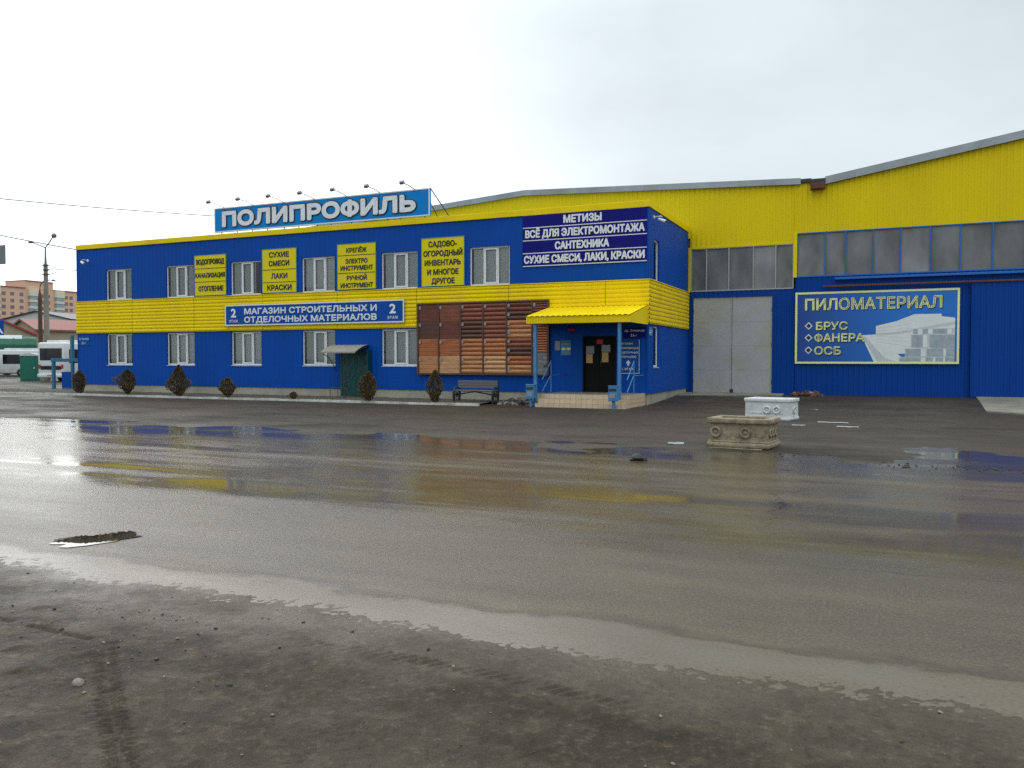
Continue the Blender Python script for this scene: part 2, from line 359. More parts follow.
# ------------------------------------------------------------------ mesh builder
LOC = {}
class MB:
    def __init__(s): s.v = []; s.f = []; s.mi = []; s.sm = []; s.mats = []
    def _m(s, mat):
        mat = M[mat] if isinstance(mat, str) else mat
        if mat not in s.mats: s.mats.append(mat)
        return s.mats.index(mat)
    def add(s, vs, fs, mat, smooth=False):
        o = len(s.v); s.v.extend([tuple(p) for p in vs]); k = s._m(mat)
        for f in fs: s.f.append([i + o for i in f]); s.mi.append(k); s.sm.append(smooth)
        return s
    def box(s, x0, x1, y0, y1, z0, z1, mat, bev=0., mtx=None, seg=1):
        if bev > 0:
            bm = bmesh.new(); bmesh.ops.create_cube(bm, size=1)
            for v in bm.verts: v.co = Vector(((x0 + x1) / 2 + v.co.x * (x1 - x0), (y0 + y1) / 2 + v.co.y * (y1 - y0), (z0 + z1) / 2 + v.co.z * (z1 - z0)))
            bmesh.ops.bevel(bm, geom=bm.edges[:], offset=bev, segments=seg, affect='EDGES', profile=.5)
            return s.bm(bm, mat, mtx, seg > 1)
        vs = [Vector((x, y, z)) for z in (z0, z1) for y in (y0, y1) for x in (x0, x1)]
        if mtx: vs = [mtx @ v for v in vs]
        return s.add(vs, [(0, 2, 3, 1), (4, 5, 7, 6), (0, 1, 5, 4), (2, 6, 7, 3), (0, 4, 6, 2), (1, 3, 7, 5)], mat)
    def bm(s, bm, mat, mtx=None, smooth=False):
        bm.verts.index_update()
        vs = [(mtx @ v.co) if mtx else v.co.copy() for v in bm.verts]
        s.add(vs, [[v.index for v in f.verts] for f in bm.faces], mat, smooth); bm.free(); return s
    def prism(s, poly, axis, a, b, mat):
        """extrude a 2-D polygon: axis 'Y' takes (x,z), 'X' takes (y,z), 'Z' takes (x,y)"""
        P = {'Y': lambda p, t: (p[0], t, p[1]), 'X': lambda p, t: (t, p[0], p[1]), 'Z': lambda p, t: (p[0], p[1], t)}[axis]
        n = len(poly); vs = [P(p, a) for p in poly] + [P(p, b) for p in poly]
        fs = [list(range(n))[::-1], list(range(n, 2 * n))] + [(i, (i + 1) % n, n + (i + 1) % n, n + i) for i in range(n)]
        bm = bmesh.new(); bv = [bm.verts.new(v) for v in vs]
        for f in fs: bm.faces.new([bv[i] for i in f])
        bmesh.ops.recalc_face_normals(bm, faces=bm.faces[:])
        return s.bm(bm, mat)
    def tube(s, pts, r, mat, n=8, r2=None, cap=True):
        pts = [Vector(p) for p in pts]; rings = []; k = len(pts)
        for i, p in enumerate(pts):
            d = (pts[min(i + 1, k - 1)] - pts[max(i - 1, 0)]).normalized()
            up = Vector((0, 0, 1)) if abs(d.z) < .95 else Vector((0, 1, 0))
            a = d.cross(up).normalized(); b = a.cross(d)
            rr = r if r2 is None else r + (r2 - r) * i / (k - 1)
            rings.append([p + (a * math.cos(2 * math.pi * j / n) + b * math.sin(2 * math.pi * j / n)) * rr for j in range(n)])
        vs = [v for g in rings for v in g]
        fs = [(i * n + j, i * n + (j + 1) % n, (i + 1) * n + (j + 1) % n, (i + 1) * n + j) for i in range(k - 1) for j in range(n)]
        s.add(vs, fs, mat, True)
        if cap: s.add(rings[0], [list(range(n))[::-1]], mat); s.add(rings[-1], [list(range(n))], mat)
        return s
    def ring(s, c, axis, R_, r, mat, n=24, m=8):
        c = Vector(c); ax = Vector(axis).normalized(); u = ax.orthogonal().normalized(); w = ax.cross(u)
        vs = []; fs = []
        for i in range(n):
            a = 2 * math.pi * i / n; d = u * math.cos(a) + w * math.sin(a)
            for j in range(m):
                t = 2 * math.pi * j / m; vs.append(c + d * (R_ + r * math.cos(t)) + ax * r * math.sin(t))
        for i in range(n):
            for j in range(m): fs.append((i * m + j, ((i + 1) % n) * m + j, ((i + 1) % n) * m + (j + 1) % m, i * m + (j + 1) % m))
        return s.add(vs, fs, mat, True)
    def disc(s, c, axis, r, t, mat, n=20):
        c = Vector(c); ax = Vector(axis).normalized()
        return s.tube([c - ax * t / 2, c + ax * t / 2], r, mat, n)
    def ball(s, c, rx, ry, rz, mat, seed=None, amp=0., sub=2):
        bm = bmesh.new(); bmesh.ops.create_icosphere(bm, subdivisions=sub, radius=1)
        rd = random.Random(seed)
        ph = [(Vector((rd.uniform(-1, 1), rd.uniform(-1, 1), rd.uniform(-1, 1))).normalized(), rd.uniform(.2, 1)) for _ in range(9)]
        for v in bm.verts:
            k = 1.
            if amp:
                for d, h in ph:                      # chip planes off: angular stone
                    t = v.co.dot(d); lim = 1 - amp * h
                    if t > lim: v.co -= d * (t - lim)
            v.co = Vector((c[0] + v.co.x * rx, c[1] + v.co.y * ry, c[2] + v.co.z * rz))
        return s.bm(bm, mat, None, amp == 0)
    def ribs_v(s, face, plane, u0, u1, z0, z1, mat, pitch=.2, depth=.02, shape=(.38, .5, .88)):
        """vertical trapezoid-profiled sheet. face '-Y' (u = x) or '+X' (u = y), '-X', '+Y'"""
        f0 = z0 if callable(z0) else (lambda u: z0); f1 = z1 if callable(z1) else (lambda u: z1)
        def off(u):
            t = (u / pitch) % 1.
            if t < shape[0]: return depth
            if t < shape[1]: return depth * (1 - (t - shape[0]) / (shape[1] - shape[0]))
            if t < shape[2]: return 0.
            return depth * (t - shape[2]) / (1 - shape[2])
        us = {u0, u1}; k = math.floor(u0 / pitch)
        while k * pitch <= u1:
            for t in (0,) + shape:
                u = (k + t) * pitch
                if u0 < u < u1: us.add(u)
            k += 1
        us = sorted(us); vs = []; fs = []
        for u in us:
            d = off(u)
            for z in (f0(u), f1(u)):
                vs.append({'-Y': (u, plane - d, z), '+Y': (u, plane + d, z), '+X': (plane + d, u, z), '-X': (plane - d, u, z)}[face])
        for i in range(len(us) - 1):
            q = (2 * i, 2 * i + 2, 2 * i + 3, 2 * i + 1)
            fs.append(q if face in ('-Y', '+X') else q[::-1])
        return s.add(vs, fs, mat)
    def ribs_h(s, face, plane, u0, u1, z0, z1, mat, pitch=.17, depth=.03):
        prof = [(z0, 0.)]; z = z0
        while z < z1 - 1e-6:
            for t, d in ((.12, 0.), (.3, 1.), (.72, 1.), (.9, 0.)):
                zz = z + t * pitch
                if zz < z1: prof.append((zz, d * depth))
            z += pitch
        prof.append((z1, 0.)); vs = []
        for zz, d in prof:
            for u in (u0, u1):
                vs.append((u, plane - d, zz) if face == '-Y' else ((plane + d, u, zz) if face == '+X' else (plane - d, u, zz)))
        fs = [(2 * i, 2 * i + 1, 2 * i + 3, 2 * i + 2) for i in range(len(prof) - 1)]
        if face == '-X': fs = [f[::-1] for f in fs]
        s.add(vs, fs, mat)
        return s
    def text(s, body, x0, x1, z0, caph, y, mat, bold=.02, extrude=0., grow=0., face='-Y'):
        """lettering on a vertical board; x0..x1 is the exact width, caph the capital height, grow fattens the outline"""
        def mesh(b, off):
            """closed outlines of the letters, then every outer contour filled with the holes that lie inside it"""
            ef = [i for i, ch in enumerate(b) if ch == 'Ф']
            pre = [mesh(b[:i], 0)[2] for i in ef]; b = b.replace('Ф', 'О')
            cu = bpy.data.curves.new('lettering', 'FONT'); cu.body = b; cu.size = 1; cu.resolution_u = 3; cu.fill_mode = 'NONE'
            ob = bpy.data.objects.new('lettering', cu); COL.objects.link(ob)
            bpy.context.view_layer.update()
            me = bpy.data.meshes.new_from_object(ob.evaluated_get(bpy.context.evaluated_depsgraph_get()))
            co = [Vector(v.co[:2]) for v in me.vertices]; nb = {}
            for e in me.edges:
                a, c = e.vertices; nb.setdefault(a, []).append(c); nb.setdefault(c, []).append(a)
            bpy.data.objects.remove(ob); bpy.data.curves.remove(cu); bpy.data.meshes.remove(me)
            seen = set(); loops = []
            for v0 in range(len(co)):
                if v0 in seen or v0 not in nb: continue
                lp = [v0]; seen.add(v0); nx = v0 + 1 if (v0 + 1) in nb[v0] else nb[v0][0]
                while nx not in seen:
                    lp.append(nx); seen.add(nx); q = [t for t in nb[nx] if t not in seen]
                    if not q: break
                    nx = q[0]
                if len(lp) > 2: loops.append(lp)
            stems = []
            for n0 in pre:
                xs = [co[v].x for v in loops[n0]]; zs = [co[v].y for v in loops[n0]]; cx = (min(xs) + max(xs)) / 2; z0_, z1_ = min(zs), max(zs)
                for l in loops[n0:n0 + 2]:
                    for v in l: co[v].y = (z0_ + z1_) / 2 + (co[v].y - (z0_ + z1_) / 2) * .84
                k0 = len(co); co += [Vector((cx - .045, z0_)), Vector((cx + .045, z0_)), Vector((cx + .045, z1_)), Vector((cx - .045, z1_))]
                stem = [k0, k0 + 1, k0 + 2, k0 + 3]
                a_ = sum(co[loops[n0][i]].x * co[loops[n0][i - 1]].y - co[loops[n0][i - 1]].x * co[loops[n0][i]].y for i in range(len(loops[n0])))
                loops.append(stem[::-1] if a_ > 0 else stem); stems.append(k0)
            def area(lp): return sum(co[lp[i]].x * co[lp[(i + 1) % len(lp)]].y - co[lp[(i + 1) % len(lp)]].x * co[lp[i]].y for i in range(len(lp))) / 2
            ar = [area(l) for l in loops]; sg = 1 if sum(ar) > 0 else -1
            def inside(p, lp):
                r = False
                for i in range(len(lp)):
                    a, c = co[lp[i]], co[lp[i - 1]]
                    if (a.y > p.y) != (c.y > p.y) and p.x < (c.x - a.x) * (p.y - a.y) / (c.y - a.y) + a.x: r = not r
                return r
            fs = []; bd = []
            from mathutils.geometry import tessellate_polygon
            for l, a in zip(loops, ar):
                bd += [(l[i], l[(i + 1) % len(l)]) for i in range(len(l))]
                if a * sg <= 0: continue
                hs = [] if min(l) in stems else [h for h, ha in zip(loops, ar) if ha * sg < 0 and inside(co[h[0]], l)]
                flat = l + [v for h in hs for v in h]
                part = [tuple(flat[t] for t in tri) for tri in tessellate_polygon([[co[v].to_3d() for v in g] for g in [l] + hs])]
                fs.append(part)
            return np.array([c[:] for c in co]) if co else np.zeros((0, 2)), (fs, bd), len(loops)
        if 'cap' not in LOC:
            c = mesh('Н', 0)[0]; LOC['cap'] = c[:, 1].max() - c[:, 1].min()
        key = ('glyphs', body)
        if key not in LOC: LOC[key] = mesh(body, 0)
        co, fs = LOC[key][:2]
        w = (bold * .8) * caph / .73; gw = grow * caph / .73        # half stroke added all round each letter
        sx = (x1 - x0 - 2 * w) / (co[:, 0].max() - co[:, 0].min()); sz = (caph - 2 * w) / LOC['cap']
        X = x0 + w + (co[:, 0] - co[:, 0].min()) * sx; Z = z0 + w + co[:, 1] * sz; w += gw
        fs, edges = fs
        k = [0]
        def put(p, fcs):
            dy = k[0] * 1.5e-5; k[0] += 1
            vs = [(a, y - dy, b_) if face == '-Y' else (y + dy, a, b_) for a, b_ in p]
            s.add(vs, fcs, mat)
        for part in fs:
            ids = sorted({v for t in part for v in t}); ix = {v: n_ for n_, v in enumerate(ids)}
            put([(X[v], Z[v]) for v in ids], [tuple(ix[v] for v in t) for t in part])
        if w > 0:
            used = {}
            for p_, q_ in edges:
                a = Vector((X[p_], Z[p_])); c = Vector((X[q_], Z[q_])); d = c - a
                if d.length < 1e-7: continue
                n = Vector((d.y, -d.x)).normalized() * w
                put([a + n, c + n, c - n, a - n], [(0, 1, 2, 3)]); used[p_] = a; used[q_] = c
            for a in used.values():
                put([(a.x + w * math.cos(t * math.pi / 4 + .39), a.y + w * math.sin(t * math.pi / 4 + .39)) for t in range(8)], [tuple(range(8))])
        return s
    def build(s, name, parent=None, local=False, data=None):
        me = bpy.data.meshes.new(name)
        sh = Vector((0, 0, 0))
        if parent is not None and not local: sh = LOC.get(parent.name, Vector((0, 0, 0)))
        me.from_pydata([(v[0] - sh.x, v[1] - sh.y, v[2] - sh.z) for v in s.v], [], s.f)
        for m in s.mats: me.materials.append(m)
        me.polygons.foreach_set('material_index', s.mi); me.polygons.foreach_set('use_smooth', s.sm)
        me.update()
        o = bpy.data.objects.new(name, me); COL.objects.link(o)
        if parent is not None: o.parent = parent; LOC[o.name] = sh.copy()
        else: LOC[o.name] = Vector((0, 0, 0))
        return o

def thing(name, loc, label, cat, group=None):
    o = bpy.data.objects.new(name, None); COL.objects.link(o); o.location = loc; o.empty_display_size = .2
    LOC[o.name] = Vector(loc); o['label'] = label; o['category'] = cat
    if group: o['group'] = group
    return o
def tag(o, label, cat, group=None):
    """a thing that is one mesh: put its origin at its base"""
    o['label'] = label; o['category'] = cat
    if group: o['group'] = group
    me = o.data; n = len(me.vertices)
    if n:
        co = np.empty(n * 3); me.vertices.foreach_get('co', co); co = co.reshape(-1, 3)
        c = Vector(((co[:, 0].min() + co[:, 0].max()) / 2, (co[:, 1].min() + co[:, 1].max()) / 2, co[:, 2].min()))
        me.transform(Matrix.Translation(-c)); o.location = o.location + c
    return o
def structure(o): o['kind'] = 'structure'; return o
def copy_tree(o, parent=None):
    c = o.copy(); COL.objects.link(c)
    if parent is not None: c.parent = parent
    for ch in o.children: copy_tree(ch, c)
    LOC[c.name] = LOC.get(o.name, Vector((0, 0, 0))).copy()
    return c
def split_holes(u0, u1, z0, z1, holes):
    """rectangles of a wall left between window/door holes (hu0,hu1,hz0,hz1)"""
    cuts = sorted({u0, u1} | {h[0] for h in holes if u0 < h[0] < u1} | {h[1] for h in holes if u0 < h[1] < u1})
    out = []
    for a, b in zip(cuts, cuts[1:]):
        hs = sorted([(max(z0, h[2]), min(z1, h[3])) for h in holes if h[0] <= a + 1e-6 and h[1] >= b - 1e-6 and h[2] < z1 and h[3] > z0])
        z = z0
        for p, q in hs:
            if p > z + 1e-6: out.append((a, b, z, p))
            z = max(z, q)
        if z < z1 - 1e-6: out.append((a, b, z, z1))
    return out

# ------------------------------------------------------------------ the ground
def vnoise(x, y, seed=0):
    xi = np.floor(x).astype(np.int64); yi = np.floor(y).astype(np.int64); fx = x - xi; fy = y - yi
    fx = fx * fx * (3 - 2 * fx); fy = fy * fy * (3 - 2 * fy)
    def h(a, b):
        n = (a * 374761393 + b * 668265263 + seed * 974711) & 0x7fffffff
        n = ((n ^ (n >> 13)) * 1274126177) & 0x7fffffff
        return ((n ^ (n >> 16)) & 0xffff) / 65535.
    return (h(xi, yi) * (1 - fx) + h(xi + 1, yi) * fx) * (1 - fy) + (h(xi, yi + 1) * (1 - fx) + h(xi + 1, yi + 1) * fx) * fy - .5
def fbm(x, y, o=4, seed=0):
    t = 0; a = 1.
    for k in range(o): t = t + a * vnoise(x * 2 ** k, y * 2 ** k, seed + k * 17); a *= .5
    return t
def grid(name, xs, ys, zf, mat):
    X, Y_ = np.meshgrid(xs, ys); Z = zf(X, Y_)
    nx, ny = len(xs), len(ys)
    me = bpy.data.meshes.new(name)
    i = (np.arange(ny - 1)[:, None] * nx + np.arange(nx - 1)[None]).ravel()
    q = np.stack([i, i + 1, i + nx + 1, i + nx], 1)
    me.from_pydata(np.stack([X.ravel(), Y_.ravel(), Z.ravel()], 1).tolist(), [], q.tolist())
    me.polygons.foreach_set('use_smooth', np.ones(len(q), bool)); me.materials.append(M[mat]); me.update()
    o = bpy.data.objects.new(name, me); COL.objects.link(o); return structure(o)
def axis(*segs):
    out = []
    for a, b, st in segs: out += list(np.arange(a, b, st))
    return np.array(out + [segs[-1][1]])
def sstep(t): t = np.clip(t, 0, 1); return t * t * (3 - 2 * t)

def z_road(X, Y_):
    return fbm(X * 1.1, Y_ * 2.2, 3, 3) * .004 * np.clip((9 - Y_) / 3, 0, 1)
def z_verge(X, Y_):
    edge = 4.55 + fbm(X * .45, Y_ * .4, 3, 21) * .34 + fbm(X * 2.3, Y_ * 2.3, 4, 22) * .06 + fbm(X * 11, Y_ * 11, 3, 23) * .05
    edge = edge + np.clip((-4.6 - X) * .05, -.1, .3)
    base = np.clip((edge - Y_) * .022, -.03, .016)
    z = base + fbm(X * 1.2, Y_ * 1.2, 3, 30) * .008 * np.clip((edge - Y_) * 2, 0, 1)
    z = z + fbm(X * 9, Y_ * 9, 4, 31) * .0022 + fbm(X * 30, Y_ * 30, 2, 33) * .0075 * (.35 + np.clip(fbm(X * 1.4, Y_ * 1.4, 2, 35) + .4, 0, 1))
    clod = fbm(X * 5, Y_ * 5, 3, 37); z = z + np.clip(clod - .32, 0, 1) * .05 * np.clip((edge - Y_) * 2, 0, 1)
    # tyre print running towards the camera
    ax, ay, bx, by = -4.35, 3.62, -2.55, 2.22
    L_ = math.hypot(bx - ax, by - ay); ux, uy = (bx - ax) / L_, (by - ay) / L_
    u = (X - ax) * ux + (Y_ - ay) * uy; v = -(X - ax) * uy + (Y_ - ay) * ux + .03 * np.sin(u * 1.5)
    m = sstep((.075 - np.abs(v)) / .02) * sstep((u + .02) / .5) * (.25 + 1.0 * np.clip(fbm(u * 2.3, v * 3, 2, 44) + .3, 0, .6))
    tread = np.where(np.sin((u + np.sign(v) * np.abs(v) * .35) * 2 * np.pi / .047) > .1, .008, -.006) * (np.abs(v) > .012)
    z = z + m * (tread - .006)
    # older curved print along the road edge
    yc = 3.98 - .05 * (X + 2.2) - .05 * (X + 2.2) ** 2
    v2 = Y_ - yc
    m2 = sstep((.07 - np.abs(v2)) / .02) * sstep((X + 3.3) / .3) * sstep((-.7 - X) / .5) * (.4 + np.clip(fbm(X * 3, Y_ * 3, 2, 55) + .2, 0, .6))
    z = z + m2 * np.where(np.sin((X - v2 * .8) * 2 * np.pi / .075) > .2, .007, -.006)
    # rut with crumbled crust at far left
    v3 = Y_ - (3.52 - .03 * (X + 5)); z = z - np.exp(-(v3 / .02) ** 2) * .02 * (fbm(X * 4, Y_ * 2, 2, 61) > -.1) * (X < -3.9)
    return z + .002
def g_rise(x, y):
    return .2 * sstep((np.asarray(y, float) - 29) / 6.5) * sstep((np.asarray(x, float) + 9.5) / 2)
def z_fore(X, Y_):
    edge = 16.6 + fbm(X * .14, Y_ * .1, 3, 71) * 3.0 + fbm(X * .7, Y_ * 1.0, 4, 72) * 1.8 + 1.0 * sstep((X + 1.5) / 3) - 1.2 * sstep((X + 9) / 4) * sstep((1.5 - X) / 3)
    t = Y_ - edge
    z = np.clip(t * .012, -.03, .022) + fbm(X * .5, Y_ * .9, 5, 73) * .018 * np.clip(2.2 - np.abs(t - 1) * .35, .35, 1)
    return z + .006 + g_rise(X, Y_)

grid('ground', axis((-2500, -400, 300), (-400, 400, 100), (400, 2500, 300)), axis((-2500, -400, 300), (-400, 400, 100), (400, 2500, 300)),
     lambda X, Y_: X * 0 - .16, 'far_ground')
grid('road', axis((-220, -40, 20), (-40, -12, 2), (-12, -7.2, .3), (-7.2, 5, .12), (5, 12, 1), (12, 120, 12)),
     axis((3.6, 9, .12), (9, 20.5, .5)), z_road, 'road')
grid('verge', axis((-220, -20, 20), (-20, -7.4, .3), (-7.4, 1.6, .018), (1.6, 8, .2), (8, 120, 8)),
     axis((-60, -4, 8), (-4, 1.6, .2), (1.6, 5.2, .018)), z_verge, 'verge')
grid('forecourt', axis((-220, -60, 10), (-60, -18, .5), (-18, 8, .12), (8, 120, 4)), axis((13.4, 24, .12), (24, 40, .5), (40, 120, 10)), z_fore, 'forecourt')
# torn asphalt ledge of an old pothole, water lying in front of it
rd = random.Random(4); b = MB(); n = 46; A, B_ = Vector((-6.99, 5.25, 0)), Vector((-6.55, 5.80, 0)); dv = (B_ - A).normalized(); nv = Vector((-dv.y, dv.x, 0)); vs = []
for i in range(n):
    t = i / (n - 1); p = A.lerp(B_, t); h = .044 * min(1, t * 3.2 + .12) * (1 if t < .97 else .8) + rd.uniform(-.007, .005); wv = .02 * math.sin(t * 9) + rd.uniform(-.008, .008)
    f0 = p + nv * wv
    for off, z in ((-.02 + rd.uniform(-.012, .006), -.03), (-.006 + rd.uniform(-.01, .01), h * .45), (rd.uniform(-.008, .008), h), (.022, h * .9), (.07, h * .55), (.14, h * .2), (.24, -.01)):
        q = f0 + nv * off; vs.append((q.x, q.y, z))
b.add(vs, [(i * 7 + j, (i + 1) * 7 + j, (i + 1) * 7 + j + 1, i * 7 + j + 1) for i in range(n - 1) for j in range(6)] + [tuple(range(7))[::-1], tuple((n - 1) * 7 + k for k in range(7))],
      pm('broken_asphalt', (.085, .060, .034), .75, .5, 25, .8, 60, dirt=(.02, .015, .010), dirt_amt=.8, dirt_scale=14))
structure(b.build('asphalt_ledge'))
b = MB(); pts = []
for i in range(40):
    a_ = 2 * math.pi * i / 40; r_ = 1 + .22 * math.sin(3 * a_ + 1) + .13 * math.sin(5 * a_) + rd.uniform(-.06, .06)
    q = A.lerp(B_, .46) - nv * .12 + dv * math.cos(a_) * .33 * r_ + nv * math.sin(a_) * .16 * r_; pts.append((q.x, q.y, .0055))
b.add(pts, [tuple(range(40))], pm('puddle_water', (.05, .042, .03), .03, rvar=.01)); structure(b.build('puddle'))

# concrete pads before the gate and the sliding door
def slab(name, poly, top, mat='concrete'):
    b = MB(); n = len(poly); vs = [(x, y, top(x, y)) for x, y in poly] + [(x, y, -.12) for x, y in poly]
    b.add(vs, [list(range(n))] + [(i, i + n, (i + 1) % n + n, (i + 1) % n) for i in range(n)], mat); return structure(b.build(name))
slab('gate_apron', [(-7.75, 33.9), (-3.6, 34.3), (-3.7, 36.1), (-7.7, 36.1)], lambda x, y: float(g_rise(x, y)) + .07)
slab('loading_apron', [(3.0, 29.6), (4.2, 28.4), (14, 28.4), (14, 36.0), (3.3, 36.0)], lambda x, y: float(g_rise(x, y)) + .075)

# planting bed between kerb and building, its whitewashed kerb
def bed_y(x): return 26.75 + (x + 42) * (26.35 - 26.75) / (42 - 13.0)
bx = np.arange(-44, -13.0, .25); b = MB(); vs = []
for x in bx:
    for t in np.linspace(0, 1, 15):
        y = bed_y(x) + .12 + t * (29.46 - bed_y(x) - .12)
        vs.append((x, y, .05 + .05 * t + .03 * math.sin(t * 3.1) + .035 * float(fbm(np.array([x * 2.]), np.array([y * 2.]), 3, 81)[0])))
b.add(vs, [(i * 15 + j, (i + 1) * 15 + j, (i + 1) * 15 + j + 1, i * 15 + j + 1) for i in range(len(bx) - 1) for j in range(14)], 'soil', True)
structure(b.build('planting_bed'))
b = MB(); x = -44.
while x < -13.1:
    x2 = min(x + 1.0, -13.05); dz = random.uniform(-.012, .012); dy = random.uniform(-.012, .012)
    y0, y1 = bed_y(x) + dy, bed_y(x2) + dy
    b.add([(x + .008, y0, -.1), (x2, y1, -.1), (x2, y1 + .13, -.1), (x + .008, y0 + .13, -.1), (x + .008, y0, .11 + dz), (x2, y1, .11 + dz), (x2, y1 + .13, .11 + dz), (x + .008, y0 + .13, .11 + dz)],
          [(4, 5, 6, 7), (0, 1, 5, 4), (1, 2, 6, 5), (2, 3, 7, 6), (3, 0, 4, 7)], 'kerb'); x = x2
o = structure(b.build('kerb'))
# dry grass tufts in the bed
b = MB()
for k in range(2600):
    x = random.uniform(-43, -13.3); y = random.uniform(bed_y(x) + .2, 29.2)
    if fbm(np.array([x * .6]), np.array([y * .6]), 2, 90)[0] < -.05: continue
    for _ in range(4):
        a = random.uniform(0, 6.28); h = random.uniform(.04, .15); w_ = .006; px, py = x + random.uniform(-.08, .08), y + random.uniform(-.08, .08)
        tx, ty = math.cos(a) * h * .6, math.sin(a) * h * .6
        b.add([(px - w_, py, .05), (px + w_, py, .05), (px + tx, py + ty, .06 + h)], [(0, 1, 2)], 'drygrass')
o = b.build('dry_grass'); o['kind'] = 'stuff'; o['label'] = 'sparse dry grass in the planting bed along the blue building'; o['category'] = 'grass'

# ------------------------------------------------------------------ the shop building
XL, XR, YF, YB = -37.04, -7.72, 29.40, 36.02
shop = thing('shop_building', (-22.4, YF, 0), 'long two-storey blue shop with yellow middle band and flat roof', 'building')
WIN_U = [-35.02, -31.03, -27.09, -23.10, -19.03, -14.92]
WIN_L = [-35.02, -31.03, -27.09, -23.10, -19.03]
WW, WH = 1.74, 1.52; ZU, ZL = 4.58, 1.42
SIDE = [(30.15, 30.95, 4.60, 6.12), (30.15, 30.95, 1.40, 2.92)]
holes = [(x, x + WW, ZU, ZU + WH) for x in WIN_U] + [(x, x + WW, ZL, ZL + WH) for x in WIN_L] + [(-10.2, -8.9, .45, 2.55)]
b = MB()
for (a, c, p, q) in split_holes(XL, XR, .43, 7.22, holes): b.ribs_v('-Y', YF, a, c, p, q, 'blue', .25, .012)
b.build('front_wall', shop)
b = MB()
for (a, c, p, q) in split_holes(YF, YB, .43, 7.22, SIDE): b.ribs_v('+X', XR, a, c, p, q, 'blue', .25, .012)
b.build('end_wall', shop)
b = MB(); b.ribs_v('-X', XL, YF, YB, .43, 7.22, 'blue', .25, .012); b.build('end_wall', shop)
# corner trims, inner core that closes the volume, plinth
for x in (XL - .02, XR + .0135 - .05):
    b = MB(); b.box(x, x + .055, YF - .032, YF - .0135, .43, 7.165, 'blue'); b.build('corner_trim', shop)
b = MB(); b.box(XL + .1, XR - .25, YF + .5, YB - .1, .05, 7.15, 'room'); b.build('dark_interior', shop)
b = MB(); b.box(XL + .03, XR - .03, YF + .025, YB - .02, -.2, .428, 'plinth'); b.build('plinth', shop)
b = MB(); b.box(XL + .02, XR - .02, YF + .02, YB, 7.22, 7.30, 'roofmetal'); b.build('roof', shop)
# yellow parapet trim
b = MB()
b.box(XL - .02, XR + .05, YF - .07, YF + .10, 7.17, 7.40, 'yellow', .008)
b.box(XL - .02, XL + .10, YF + .102, YB, 7.17, 7.40, 'yellow', .008)
b.box(XR - .10, XR + .05, YF + .102, YB, 7.17, 7.40, 'yellow', .008)
b.build('parapet_trim', shop)
# yellow ribbed band in sheets with open joints
b = MB(); xs = [XL - .04, -33.2, -29.25, -25.2, -21.2, -17.3, -13.2, -9.3, XR + .08]
for a, c in zip(xs, xs[1:]): b.ribs_h('-Y', YF - .06, a + .008, c - .008, 2.98, 4.56, 'yellow', .158, .026)
ys = [YF - .06, 31.7, 33.9, YB]
for a, c in zip(ys, ys[1:]): b.ribs_h('+X', XR + .06, a + .006, c - .006, 2.98, 4.56, 'yellow', .158, .026)
b.ribs_h('-X', XL - .02, YF - .06, YB, 2.98, 4.56, 'yellow', .158, .026)
b.box(XL - .03, XR + .055, YF - .055, YF - .014, 2.985, 4.555, 'darksteel'); b.box(XR + .014, XR + .05, YF, YB, 2.985, 4.555, 'darksteel')
b.box(XL - .04, XR + .085, YF - .1, YF - .056, 4.556, 4.585, 'yellow'); b.box(XR + .02, XR + .1, YF - .09, YB, 4.556, 4.585, 'yellow')
b.build('middle_band', shop)

